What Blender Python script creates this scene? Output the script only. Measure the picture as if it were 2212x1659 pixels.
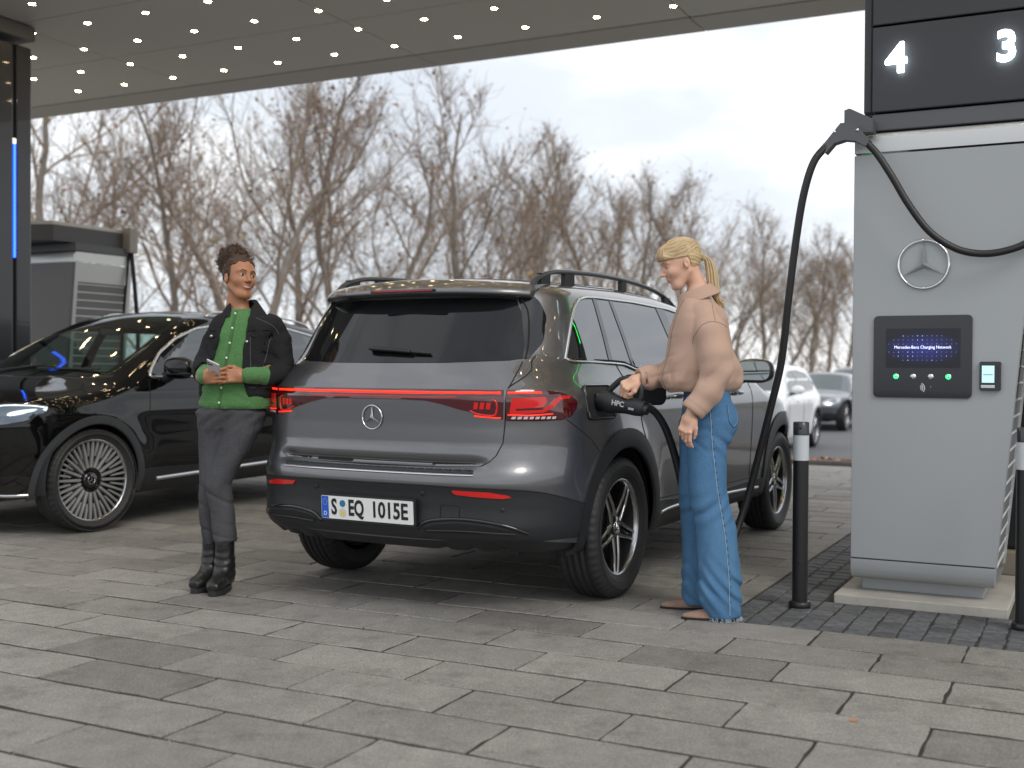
import bpy, bmesh, math, random
import numpy as np
from mathutils import Vector, Matrix
from mathutils.geometry import delaunay_2d_cdt
for o in list(bpy.data.objects): bpy.data.objects.remove(o)
SC=bpy.context.scene; COL=SC.collection
R=math.radians
rng=random.Random(7); nrs=np.random.RandomState(5)

# ---------------------------------------------------------------- camera
cam=bpy.data.cameras.new('camera'); camo=bpy.data.objects.new('camera',cam); COL.objects.link(camo)
cam.sensor_width=36; cam.sensor_fit='HORIZONTAL'; cam.lens=2487.44/2212*36
CAMH=1.1353
camo.matrix_world=Matrix.Translation((0,0,CAMH))@Matrix.Rotation(math.pi/2-0.013449,4,'X')@Matrix.Rotation(0.005957,4,'Z')
cam.clip_end=2000; cam.clip_start=.05
cam.dof.use_dof=True; cam.dof.focus_distance=5.35; cam.dof.aperture_fstop=2.1
SC.camera=camo
# ---------------------------------------------------------------- sky (overcast) and soft sun
SUN_EL,SUN_AZ=R(42),R(150)
w=bpy.data.worlds.new('World'); SC.world=w; w.use_nodes=True
nt=w.node_tree; nt.nodes.clear()
def N(nt,t,**k):
    n=nt.nodes.new(t)
    for a,b in k.items(): setattr(n,a,b)
    return n
out=N(nt,'ShaderNodeOutputWorld'); bg=N(nt,'ShaderNodeBackground'); sky=N(nt,'ShaderNodeTexSky')
sky.sky_type='NISHITA'; sky.sun_disc=False; sky.sun_elevation=SUN_EL; sky.sun_rotation=SUN_AZ
tc=N(nt,'ShaderNodeTexCoord'); mp=N(nt,'ShaderNodeMapping'); mp.inputs['Scale'].default_value=(1,1,2.4)
mp.inputs['Location'].default_value=(.35,.1,.2)
no=N(nt,'ShaderNodeTexNoise'); no.inputs['Scale'].default_value=2.6; no.inputs['Detail'].default_value=6; no.inputs['Roughness'].default_value=.52
cr=N(nt,'ShaderNodeValToRGB')
e=cr.color_ramp.elements; e[0].position=.36; e[0].color=(.57,.61,.665,1); e[1].position=.57; e[1].color=(.86,.875,.89,1)
m=e=cr.color_ramp.elements.new(.47); m.color=(.64,.675,.72,1)
sc=N(nt,'ShaderNodeVectorMath',operation='SCALE'); sc.inputs['Scale'].default_value=.08
mx=N(nt,'ShaderNodeMixRGB'); mx.inputs['Fac'].default_value=.93
L=nt.links.new
L(tc.outputs['Generated'],mp.inputs['Vector']); L(mp.outputs[0],no.inputs['Vector']); L(no.outputs['Fac'],cr.inputs['Fac'])
L(sky.outputs[0],sc.inputs[0]); L(sc.outputs[0],mx.inputs['Color1']); L(cr.outputs[0],mx.inputs['Color2'])
L(mx.outputs[0],bg.inputs['Color']); bg.inputs['Strength'].default_value=1.12; L(bg.outputs[0],out.inputs['Surface'])
sl=bpy.data.lights.new('sun','SUN'); sl.energy=1.0; sl.angle=R(25); sl.color=(1,.96,.9)
so=bpy.data.objects.new('sun',sl); COL.objects.link(so); so.rotation_euler=(math.pi/2-SUN_EL,0,math.pi-SUN_AZ)
SC.view_settings.view_transform='Standard'; SC.view_settings.look='None'; SC.view_settings.exposure=0.42; SC.view_settings.gamma=1
SC.view_settings.use_curve_mapping=False
SC.cycles.max_bounces=6; SC.cycles.sample_clamp_indirect=4

# ---------------------------------------------------------------- helpers
def tag(o,label=None,cat=None,group=None,kind=None):
    if label: o['label']=label
    if cat: o['category']=cat
    if group: o['group']=group
    if kind: o['kind']=kind
    return o
def empty(name,loc=(0,0,0),rz=0,label=None,cat=None,group=None):
    o=bpy.data.objects.new(name,None); COL.objects.link(o); o.location=loc; o.rotation_euler=(0,0,rz)
    o.empty_display_size=.1
    return tag(o,label,cat,group)
def link(name,me,parent=None,mat=None):
    o=bpy.data.objects.new(name,me); COL.objects.link(o)
    if parent is not None: o.parent=parent
    if mat is not None:
        for mm in (mat if isinstance(mat,(list,tuple)) else [mat]): me.materials.append(mm)
    return o
class MB:
    """collects vertices and faces of ONE mesh"""
    def __init__(s): s.v=[];s.f=[];s.m=[];s.sm=[]
    def add(s,V,F,mi=0,smooth=False):
        b=len(s.v); s.v.extend([tuple(map(float,v)) for v in V]); s.f.extend([tuple(int(i)+b for i in f) for f in F]); s.m.extend([mi]*len(F)); s.sm.extend([smooth]*len(F)); return s
    def box(s,a,b,mi=0,bev=0):
        x0,y0,z0=a;x1,y1,z1=b
        if x0>x1:x0,x1=x1,x0
        if y0>y1:y0,y1=y1,y0
        if z0>z1:z0,z1=z1,z0
        if bev<=0:
            V=[(x0,y0,z0),(x1,y0,z0),(x1,y1,z0),(x0,y1,z0),(x0,y0,z1),(x1,y0,z1),(x1,y1,z1),(x0,y1,z1)]
            F=[(0,3,2,1),(4,5,6,7),(0,1,5,4),(1,2,6,5),(2,3,7,6),(3,0,4,7)]
            return s.add(V,F,mi)
        bm=bmesh.new(); bmesh.ops.create_cube(bm,size=1)
        for v in bm.verts: v.co=Vector(((x0+x1)/2+v.co.x*(x1-x0),(y0+y1)/2+v.co.y*(y1-y0),(z0+z1)/2+v.co.z*(z1-z0)))
        bmesh.ops.bevel(bm,geom=bm.edges[:],offset=bev,segments=2,profile=.5,affect='EDGES')
        s.bm(bm,mi); return s
    def bm(s,bm,mi=0,smooth=False):
        bm.verts.index_update(); s.add([v.co[:] for v in bm.verts],[[v.index for v in f.verts] for f in bm.faces],mi,smooth); bm.free(); return s
    def tube(s,pts,r,n=8,mi=0,cap=True,smooth=True,flat=1.0,up=None):
        P=np.array(pts,float); m=len(P); rr=np.full(m,r) if np.isscalar(r) else np.array(r,float)
        T=np.gradient(P,axis=0); T/=np.linalg.norm(T,axis=1)[:,None]+1e-12
        u=np.array(up if up is not None else ((0,0,1) if abs(T[0][2])<.9 else (1,0,0)),float)
        V=[]
        for i in range(m):
            t=T[i]; u=u-t*(u@t); u/=np.linalg.norm(u)+1e-12; w=np.cross(t,u)
            for k in range(n):
                a=2*math.pi*k/n; V.append(P[i]+rr[i]*(math.cos(a)*w+flat*math.sin(a)*u))
        F=[(i*n+k,i*n+(k+1)%n,(i+1)*n+(k+1)%n,(i+1)*n+k) for i in range(m-1) for k in range(n)]
        s.add(V,F,mi,smooth)
        if cap: s.add([V[k] for k in range(n)],[tuple(reversed(range(n)))],mi); s.add([V[(m-1)*n+k] for k in range(n)],[tuple(range(n))],mi)
        return s
    def lathe(s,prof,n=32,mi=0,smooth=True,axis='z',close=False,center=(0,0,0)):
        V=[];m=len(prof)
        for k in range(n):
            a=2*math.pi*k/n; c,q=math.cos(a),math.sin(a)
            for r,h in prof:
                p=(r*c,r*q,h) if axis=='z' else ((h,r*c,r*q) if axis=='x' else (r*q,h,r*c))
                V.append((p[0]+center[0],p[1]+center[1],p[2]+center[2]))
        F=[]
        for k in range(n):
            k2=(k+1)%n
            for i in range(m-1): F.append((k*m+i,k2*m+i,k2*m+i+1,k*m+i+1))
            if close: F.append((k*m+m-1,k2*m+m-1,k2*m,k*m))
        return s.add(V,F,mi,smooth)
    def prism(s,poly,z0,z1,mi=0,fr=None,smooth=False):
        n=len(poly); fr=fr or (lambda x,y,z:(x,y,z))
        V=[fr(x,y,z0) for x,y in poly]+[fr(x,y,z1) for x,y in poly]
        s.add(V,[tuple(reversed(range(n))),tuple(range(n,2*n))],mi)
        s.add(V,[(i,(i+1)%n,n+(i+1)%n,n+i) for i in range(n)],mi,smooth); return s
    def mesh(s,name='mesh'):
        me=bpy.data.meshes.new(name); me.from_pydata(s.v,[],s.f)
        me.polygons.foreach_set('material_index',s.m); me.polygons.foreach_set('use_smooth',s.sm); me.update()
        return me
    def build(s,name,mat=None,parent=None): return link(name,s.mesh(name),parent,mat)
def smooth_path(pts,k=6):
    P=np.array(pts,float); P=np.vstack([2*P[0]-P[1],P,2*P[-1]-P[-2]]); o=[]
    for i in range(1,len(P)-2):
        for j in range(k):
            t=j/k; a,b,c,d=P[i-1],P[i],P[i+1],P[i+2]
            o.append(.5*((2*b)+(c-a)*t+(2*a-5*b+4*c-d)*t*t+(-a+3*b-3*c+d)*t**3))
    o.append(P[-2]); return np.array(o)
def rrect(x0,y0,x1,y1,r,n=5):
    o=[]
    for cx,cy,a0 in ((x1-r,y1-r,0),(x0+r,y1-r,90),(x0+r,y0+r,180),(x1-r,y0+r,270)):
        for i in range(n+1):
            a=R(a0+90*i/n); o.append((cx+r*math.cos(a),cy+r*math.sin(a)))
    return o
MATS={}
def mat(name,col,rough=.5,metal=0,spec=.5,ior=None,coat=0,coatr=.03,em=None,ems=1,noise=None,bump=None,var=0,trans=0,sheen=0,sss=0,flake=0):
    """noise=(scale,amount,colour2) colour mottling in object space; bump=(scale,strength)"""
    if name in MATS: return MATS[name]
    m=bpy.data.materials.new(name); m.use_nodes=True; nt=m.node_tree; b=nt.nodes['Principled BSDF']; I=b.inputs
    I['Base Color'].default_value=(*col,1); I['Roughness'].default_value=rough; I['Metallic'].default_value=metal
    I['Specular IOR Level'].default_value=spec
    if ior: I['IOR'].default_value=ior
    if coat: I['Coat Weight'].default_value=coat; I['Coat Roughness'].default_value=coatr
    if em: I['Emission Color'].default_value=(*em,1); I['Emission Strength'].default_value=ems
    if trans: I['Transmission Weight'].default_value=trans
    if sheen: I['Sheen Weight'].default_value=sheen; I['Sheen Roughness'].default_value=.4
    if sss: I['Subsurface Weight'].default_value=sss; I['Subsurface Radius'].default_value=(.012,.004,.002); I['Subsurface Scale'].default_value=1
    L=nt.links.new; tcn=None
    def vec():
        nonlocal tcn
        if tcn is None: tcn=N(nt,'ShaderNodeTexCoord')
        return tcn.outputs['Object']
    last=None
    if noise:
        n=N(nt,'ShaderNodeTexNoise'); n.inputs['Scale'].default_value=noise[0]; n.inputs['Detail'].default_value=5; L(vec(),n.inputs['Vector'])
        r=N(nt,'ShaderNodeMapRange'); r.inputs['From Min'].default_value=.35; r.inputs['From Max'].default_value=.65; r.inputs['To Max'].default_value=noise[1]; L(n.outputs['Fac'],r.inputs[0])
        mi=N(nt,'ShaderNodeMixRGB'); mi.inputs['Color1'].default_value=(*col,1); mi.inputs['Color2'].default_value=(*noise[2],1); L(r.outputs[0],mi.inputs['Fac']); last=mi.outputs[0]
    if var:
        oi=N(nt,'ShaderNodeObjectInfo'); r=N(nt,'ShaderNodeMapRange'); r.inputs['To Min'].default_value=1-var; r.inputs['To Max'].default_value=1+var; L(oi.outputs['Random'],r.inputs[0])
        s=N(nt,'ShaderNodeVectorMath',operation='SCALE'); L(r.outputs[0],s.inputs['Scale'])
        if last: L(last,s.inputs[0])
        else: s.inputs[0].default_value=col
        last=s.outputs[0]
    if last: L(last,I['Base Color'])
    if bump:
        n=N(nt,'ShaderNodeTexNoise'); n.inputs['Scale'].default_value=bump[0]; n.inputs['Detail'].default_value=4; L(vec(),n.inputs['Vector'])
        bn=N(nt,'ShaderNodeBump'); bn.inputs['Strength'].default_value=bump[1]; bn.inputs['Distance'].default_value=bump[2] if len(bump)>2 else .01
        L(n.outputs['Fac'],bn.inputs['Height']); L(bn.outputs[0],I['Normal'])
    MATS[name]=m; return m
# ---- grid frame of the station (a along the paving rows, b away from the camera)
GA=.4675012
RD=np.array([math.cos(GA),-math.sin(GA)]); JD=np.array([math.sin(GA),math.cos(GA)])
def GW(a,b,z=0): q=a*RD+b*JD; return (q[0],q[1],z)
def text_mesh(s,size,ext,off=0,sx=1,align='CENTER',bev=0):
    cu=bpy.data.curves.new('text','FONT'); cu.body=s; cu.size=size; cu.extrude=ext; cu.offset=off; cu.align_x=align; cu.align_y='CENTER'; cu.resolution_u=3
    o=bpy.data.objects.new('text',cu); COL.objects.link(o); bpy.context.view_layer.update()
    dg=bpy.context.evaluated_depsgraph_get(); me=bpy.data.meshes.new_from_object(o.evaluated_get(dg))
    bpy.data.objects.remove(o); bpy.data.curves.remove(cu)
    me.materials.clear()
    if sx!=1: me.transform(Matrix.Diagonal((sx,1,1,1)))
    return me
def text_obj(name,s,size,ext,mt,parent,mtx,**k):
    me=text_mesh(s,size,ext,**k); me.transform(mtx); return link(name,me,parent,mt)
def star_emblem(parent,mtx,r,mt,name='star_emblem',ring=True):
    b=MB()
    if ring: b.lathe([(r,0),(r*.985,r*.05),(r*.95,r*.07),(r*.91,r*.05),(r*.895,0)],40)
    for k in range(3):
        a=math.pi/2+2*math.pi*k/3; d=np.array([math.cos(a),math.sin(a)]); 
        def q(ang,rad): return np.array([math.cos(a+ang),math.sin(a+ang)])*rad
        l=q(math.pi/3,r*.12); rr_=q(-math.pi/3,r*.12); t=d*r*.93; h=r*.26
        b.add([(0,0,h),(l[0],l[1],.0),(t[0],t[1],r*.03),(rr_[0],rr_[1],.0)],[(0,2,1),(0,3,2)])
    me=b.mesh(name); me.transform(mtx); return link(name,me,parent,mt)
M_=dict(
 chrome=mat('chrome',(.75,.76,.78),.09,1),
 satin=mat('satin_aluminium',(.72,.73,.75),.30,1),
 rubber=mat('tyre_rubber',(.018,.018,.019),.62,noise=(14,.5,(.03,.029,.028)),bump=(90,.15)),
 black=mat('gloss_black',(.004,.004,.005),.06,coat=.6),
 dark=mat('matte_black',(.012,.012,.013),.6),
 clad=mat('dark_plastic',(.013,.014,.016),.48,bump=(400,.12,.002),noise=(3,.25,(.019,.020,.022))),
)
# ================================================================ GROUND
def slab_material():
    m=bpy.data.materials.new('concrete_slab'); m.use_nodes=True; nt=m.node_tree; b=nt.nodes['Principled BSDF']; L=nt.links.new
    g=N(nt,'ShaderNodeNewGeometry'); oi=N(nt,'ShaderNodeObjectInfo')
    def noise(sc,det,rough=.6):
        n=N(nt,'ShaderNodeTexNoise'); n.inputs['Scale'].default_value=sc; n.inputs['Detail'].default_value=det; n.inputs['Roughness'].default_value=rough; L(g.outputs['Position'],n.inputs['Vector']); return n
    big=noise(1.1,4); mid=noise(9,6,.7); fine=noise(330,3,.8)
    vor=N(nt,'ShaderNodeTexVoronoi'); vor.inputs['Scale'].default_value=120; L(g.outputs['Position'],vor.inputs['Vector'])
    def rng_(src,a,b_,c,d):
        r=N(nt,'ShaderNodeMapRange'); r.inputs[1].default_value=a; r.inputs[2].default_value=b_; r.inputs[3].default_value=c; r.inputs[4].default_value=d; L(src,r.inputs[0]); return r.outputs[0]
    base=N(nt,'ShaderNodeMixRGB'); base.inputs['Color1'].default_value=(.200,.188,.170,1); base.inputs['Color2'].default_value=(.300,.284,.260,1); L(rng_(oi.outputs['Random'],0,1,0,1),base.inputs['Fac'])
    def mul(col,fac_out):
        s=N(nt,'ShaderNodeVectorMath',operation='SCALE'); L(col,s.inputs[0]); L(fac_out,s.inputs['Scale']); return s.outputs[0]
    c=mul(base.outputs[0],rng_(big.outputs['Fac'],.3,.7,.84,1.14))
    c=mul(c,rng_(mid.outputs['Fac'],.3,.7,.82,1.14))
    c=mul(c,rng_(fine.outputs['Fac'],.3,.7,.70,1.30)); gr=noise(110,3,.8); c=mul(c,rng_(gr.outputs['Fac'],.35,.65,.72,1.26))
    # pale grains and dark pits
    sp=N(nt,'ShaderNodeMixRGB'); sp.inputs['Color2'].default_value=(.55,.54,.52,1); L(c,sp.inputs['Color1']); L(rng_(vor.outputs['Distance'],.05,.16,.55,0),sp.inputs['Fac']); 
    vc=N(nt,'ShaderNodeMath',operation='GREATER_THAN'); vc.inputs[1].default_value=.72; sepc=N(nt,'ShaderNodeSeparateColor'); L(vor.outputs['Color'],sepc.inputs[0]); L(sepc.outputs[0],vc.inputs[0])
    mm=N(nt,'ShaderNodeMath',operation='MULTIPLY'); L(rng_(vor.outputs['Distance'],.1,.35,.6,0),mm.inputs[0]); L(vc.outputs[0],mm.inputs[1]); L(mm.outputs[0],sp.inputs['Fac'])
    # dirt stains
    st=noise(3.2,8,.75); sm=N(nt,'ShaderNodeMixRGB'); sm.inputs['Color2'].default_value=(.085,.075,.062,1); L(sp.outputs[0],sm.inputs['Color1']); L(rng_(st.outputs['Fac'],.54,.70,0,.62),sm.inputs['Fac'])
    L(sm.outputs[0],b.inputs['Base Color']); b.inputs['Roughness'].default_value=.72
    bp=N(nt,'ShaderNodeBump'); bp.inputs['Strength'].default_value=.7; bp.inputs['Distance'].default_value=.005; L(fine.outputs['Fac'],bp.inputs['Height']); 
    bp2=N(nt,'ShaderNodeBump'); bp2.inputs['Strength'].default_value=.35; bp2.inputs['Distance'].default_value=.02; L(mid.outputs['Fac'],bp2.inputs['Height']); L(bp.outputs[0],bp2.inputs['Normal']); L(bp2.outputs[0],b.inputs['Normal'])
    return m
SLAB=slab_material()
COB=mat('dark_basalt_cobble',(.060,.063,.068),.75,noise=(22,.8,(.115,.118,.124)),bump=(60,.7,.01),var=.3)
SAND=mat('sandy_joint',(.045,.038,.030),.95,noise=(5,.8,(.02,.018,.015)),bump=(120,.6,.01))
CONC=mat('pale_concrete',(.42,.40,.36),.8,noise=(7,.6,(.30,.28,.25)),bump=(70,.3,.008))
ASPH=mat('asphalt',(.115,.118,.125),.85,noise=(2,.5,(.15,.152,.16)),bump=(90,.5,.01))
GRASS=mat('grass_verge',(.055,.065,.03),.95,noise=(3,.7,(.11,.085,.045)),bump=(30,.8,.04))
CT=GA
# wide sheet to the horizon
b=MB(); b.add([(-500,-60,-.42),(500,-60,-.42),(500,900,-.42),(-500,900,-.42)],[(0,1,2,3)])
tag(b.build('ground',ASPH),kind='structure')
pav=empty('pavement',(0,0,0),-GA); tag(pav,kind='structure')
b=MB(); b.box((-24,-2,-.5),(16,14.1,-.0055))
b.build('joint_bed',SAND,pav)
PIT=.305; LEN=.597
def slab_mesh(w,h,t,seed,ch=.004,jit=.0034,ne=5):
    r=random.Random(seed); ring=[]
    c=[(-w/2,-h/2),(w/2,-h/2),(w/2,h/2),(-w/2,h/2)]
    for i in range(4):
        x0,y0=c[i];x1,y1=c[(i+1)%4]
        for k in range(ne):
            u=k/ne; j=r.uniform(-jit,jit)*(0.3 if k==0 else 1); nx,ny=(y1-y0),-(x1-x0); l=math.hypot(nx,ny)
            if r.random()<.06: j-=.006
            ring.append((x0+(x1-x0)*u+nx/l*j,y0+(y1-y0)*u+ny/l*j))
    n=len(ring); V=[(x*(1-ch*2/w),y*(1-ch*2/h),0) for x,y in ring]+[(x,y,-ch*.8) for x,y in ring]+[(x,y,-t) for x,y in ring]
    F=[tuple(range(n))]+[(n+i,n+(i+1)%n,(i+1)%n,i) for i in range(n)]+[(2*n+i,2*n+(i+1)%n,n+(i+1)%n,n+i) for i in range(n)]
    return MB().add(V,F)
slabs=[slab_mesh(LEN-.011,PIT-.020,.02,s) for s in range(8)]
slabm=[s.mesh('slab') for s in slabs]
for s in slabm: s.materials.append(SLAB)
half=slab_mesh(LEN-.008,PIT*.5,.02,77)
tanh=1106/2487.44
def vis(a,b,margin=.5):
    x,y,_=GW(a,b)
    return y>.9 and abs(x)<y*tanh+margin
cand=[]
for k in range(-9,38):
    bb=2.65+PIT*(k+.5); ph=-1.94 if k%2==0 else -1.64
    if bb>14.0: break
    for n in range(-40,26):
        aa=ph+LEN*(n+.5)
        if aa<-24+.3 or aa>15.7: continue
        # island of cobbles: a from -1.5 to .4, b from 5.09
        if bb>5.09 and aa+LEN/2>-1.505 and aa-LEN/2<1.2 and bb<12.0: continue
        x,y,_=GW(aa,bb)
        if y<-1: continue
        cand.append((math.hypot(x,y) if vis(aa,bb) else 50+math.hypot(x,y),aa,bb))
cand.sort(); rest=MB()
NSL=292
for i,(d,aa,bb) in enumerate(cand):
    if i<NSL:
        o=bpy.data.objects.new('slab',slabm[i%8]); COL.objects.link(o); o.parent=pav
        o.location=(aa+rng.uniform(-.0015,.0015),bb+rng.uniform(-.0015,.0015),rng.uniform(-.0025,.0018)); o.rotation_euler=(rng.uniform(-.0035,.0035),rng.uniform(-.003,.003),rng.uniform(-.003,.003)+(math.pi if rng.random()<.5 else 0))
    else:
        s=slabs[i%8]; dz=rng.uniform(-.0025,.0015)
        rest.add([(x+aa,y+bb,z+dz) for x,y,z in s.v],s.f)
o=rest.build('slab_field',SLAB,pav); o['kind']='stuff'
# infill strips where the rows are cut at the island edge
b=MB()
for k in range(8,38):
    bb=2.65+PIT*(k+.5)
    if bb<5.09 or bb>12.0: continue
    ph=-1.94 if k%2==0 else -1.64
    for n in range(-3,8):
        aa=ph+LEN*(n+.5)
        if aa+LEN/2>-1.505 and aa-LEN/2<-1.505:
            w=-1.505-(aa-LEN/2)-.004
            if w>.02: b.box((aa-LEN/2+.004,bb-PIT/2+.004,-.02),(aa-LEN/2+w,bb+PIT/2-.004,-.001))
tag(b.build('cut_slab',SLAB,pav),kind='stuff')
b=MB(); b.add([(-1.5,5.09,-.008),(1.2,5.09,-.008),(1.2,12,-.008),(-1.5,12,-.008)],[(0,1,2,3)]); b.build('island_joint_bed',mat('sand_bed',(.20,.165,.12),.95,noise=(9,.8,(.09,.075,.055)),bump=(120,.6,.01)),pav)
cobs=[]
for s in range(6):
    cobs.append(slab_mesh(.102,.102,.03,200+s,ch=.008,jit=.0035,ne=2))
cobm=[c.mesh('cobble') for c in cobs]
for c in cobm: c.materials.append(COB)
# cut thin filler row between the slabs and the cobbles is part of the regular coursing
cc=[]
aa=-1.448
col=0
while aa<1.15:
    bb=5.145
    while bb<11.9:
        inpad=(-1.13<aa<-.30 and 5.75<bb<6.72)
        if not inpad and (bb<5.76 or aa<-1.1 or aa>-.33):
            x,y,_=GW(aa,bb); cc.append((math.hypot(x,y)+(0 if vis(aa,bb,.1) else 50),aa,bb))
        bb+=.108
    aa+=.108
cc.sort(); rest=MB()
for i,(d,aa,bb) in enumerate(cc):
    if i<290:
        o=bpy.data.objects.new('cobble',cobm[i%6]); COL.objects.link(o); o.parent=pav
        o.location=(aa+rng.uniform(-.003,.003),bb+rng.uniform(-.002,.002),rng.uniform(-.0025,.001)); o.rotation_euler=(rng.uniform(-.012,.012),rng.uniform(-.012,.012),rng.choice((0,math.pi/2,math.pi))+rng.uniform(-.02,.02))
    elif d<50 or i<1400:
        s=cobs[i%6]; rest.add([(x+aa,y+bb,z+rng.uniform(-.001,.001)) for x,y,z in s.v],s.f)
tag(rest.build('cobble_field',COB,pav),kind='stuff')
# kerb + leaf bed + road
ks=empty('kerb',(0,0,0),-GA); tag(ks,kind='structure')
kb=MB()
km=MB().box((-.49,-.05,-.05),(.49,.05,.0),bev=.006).mesh('kerbstone'); km.materials.append(mat('kerb_concrete',(.10,.10,.098),.8,noise=(8,.6,(.16,.155,.15)),bump=(60,.4,.01)))
for i in range(-20,14):
    o=bpy.data.objects.new('kerbstone',km); COL.objects.link(o); o.parent=ks; o.location=(i*1.0,14.16,.045)
b=MB(); b.add([(-24,14.21,-.01),(16,14.21,-.01),(16,14.62,-.01),(-24,14.62,-.01)],[(0,1,2,3)]); 
o=b.build('planting_bed',mat('soil',(.05,.035,.022),.95,bump=(40,.6,.02))); o.rotation_euler[2]=-GA; tag(o,kind='structure')
b=MB(); r=random.Random(3)
for i in range(5200):
    a=r.uniform(-9,7); c=r.uniform(14.2,14.64); z=r.uniform(0,.035); s=r.uniform(.03,.06); t=r.uniform(0,6.28); tl=r.uniform(-.5,.5)
    q=[]
    for k in range(5):
        an=t+2*math.pi*k/5; q.append((a+s*math.cos(an)*.6,c+s*math.sin(an)*.5,z+tl*s*math.cos(an-t)))
    b.add(q,[(0,1,2,3,4)],r.choice((0,0,1,2)))
LEAFM=[mat('leaf_orange',(.42,.16,.045),.8),mat('leaf_brown',(.22,.10,.04),.8),mat('leaf_tan',(.40,.25,.10),.8)]
o=b.build('fallen_leaves',LEAFM); o.rotation_euler[2]=-GA; tag(o,kind='stuff')
b=MB(); b.add([(-60,14.62,-.02),(60,14.62,-.02),(60,19,-.33),(-60,19,-.33),(60,44,-.335),(-60,44,-.335)],[(0,1,2,3),(3,2,4,5)]); o=b.build('road',ASPH); o.rotation_euler[2]=-GA; tag(o,kind='structure')
b=MB(); b.add([(-300,44.01,-.30),(300,44.01,-.30),(300,400,-.30),(-300,400,-.30)],[(0,1,2,3)]); o=b.build('grass_verge',GRASS); o.rotation_euler[2]=-GA; tag(o,kind='structure')
# one fallen leaf near the front and a few scraps
lf=MB(); lf.add([(-.022,0,.004),(-.01,.011,.008),(.008,.009,.006),(.024,0,.005),(.008,-.009,.004),(-.01,-.010,.003)],[(0,1,2,3,4,5)][:1])
o=lf.build('fallen_leaf',LEAFM[0]); o.location=(1.11,3.70,.003); o.rotation_euler=(0,0,.4); o.scale=(.7,.7,1); tag(o,'small orange leaf lying on the slab joint at lower right','leaf')
# grit and crumbs caught in the joints
b=MB(); r=random.Random(15)
for i in range(2600):
    aa=r.uniform(-9,2.5); bb=2.0+(r.random()**1.6)*8
    if r.random()<.75:
        k=round((bb-2.65)/PIT); bb=2.65+PIT*k+r.gauss(0,.012)
    s=r.uniform(.0012,.0036); x,y,_=GW(aa,bb); V=[(x+s*math.cos(t),y+s*math.sin(t),.0002) for t in (0,2.1,4.2)]+[(x,y,s*1.1)]
    b.add(V,[(0,1,3),(1,2,3),(2,0,3)],0 if r.random()<.5 else 1)
tag(b.build('grit',[mat('grit_pale',(.42,.38,.32),.9),mat('grit_dark',(.05,.04,.03),.9)]),kind='stuff')
# ================================================================ CANOPY
SOF=mat('soffit_panel',(.70,.675,.61),.5,noise=(1.2,.15,(.65,.625,.565)))
LAMP=mat('downlight_glow',(.9,.8,.6),.4,em=(1,.74,.40),ems=62)
LRING=mat('downlight_ring',(.5,.5,.5),.3,1)
can=empty('canopy',(0,0,0),-GA,'grey flat canopy roof with rows of small round downlights over the charging bays','canopy')
CZ=4.2
A0,A1,B0,B1=-15.0,5.2,4.9,9.66
PW,PH=2.79,1.205
nb=0
pm={}
a=A1
while a>A0+.1:
    bb=B1
    while bb>B0+.1:
        key='p'
        if key not in pm:
            me=MB().box((.006,.006,0),(PW-.006,PH-.006,.05),bev=.004).mesh('soffit_panel'); me.materials.append(SOF); pm[key]=me
        o=bpy.data.objects.new('soffit_panel',pm[key]); COL.objects.link(o); o.parent=can; o.location=(a-PW,bb-PH,CZ); nb+=1
        bb-=PH
    a-=PW
Bn=bb
# sloping edge panel with joints
a=A1
em_=None
while a>A0+.1:
    if em_ is None:
        em_=MB().add([(.006,0,-.0),(PW-.006,0,-.0),(PW-.006,.47,.012),(.006,.47,.012),(.006,0,.05),(PW-.006,0,.05),(PW-.006,.47,.3),(.006,.47,.3)],[(0,3,2,1),(4,5,6,7),(0,1,5,4),(1,2,6,5),(2,3,7,6),(3,0,4,7)]).mesh('edge_panel'); em_.materials.append(mat('edge_panel_grey',(.58,.55,.49),.5))
    o=bpy.data.objects.new('edge_panel',em_); COL.objects.link(o); o.parent=can; o.location=(a-PW,B1+.012,CZ-.008); a-=PW
MB().box((A0,Bn,CZ+.05),(A1,B1+.3,CZ+.4)).build('roof_slab',mat('roof_dark',(.05,.05,.05),.7),can)
# downlights on their 0.70 x 0.60 m lattice
ring=MB().lathe([(.040,0),(.038,-.004),(.029,-.004),(.027,0)],16).mesh('downlight'); ring.materials.append(LRING)
disc=MB().add([(.027*math.cos(2*math.pi*k/14),.027*math.sin(2*math.pi*k/14),-.003) for k in range(14)],[tuple(reversed(range(14)))]).mesh('lens'); disc.materials.append(LAMP)
for i in range(-16,9):
    for j in range(0,12):
        aa=-3.2+.694*i; bb=9.31-.602*j
        if aa<A0+.2 or aa>A1-.2 or bb<Bn+.2: continue
        if j>7: continue
        if (i*7+j*3)%11==0 and i<-9: continue
        o=bpy.data.objects.new('downlight',ring); COL.objects.link(o); o.parent=can; o.location=(aa,bb,CZ-.0)
        q=bpy.data.objects.new('lens',disc); COL.objects.link(q); q.parent=o
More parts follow.
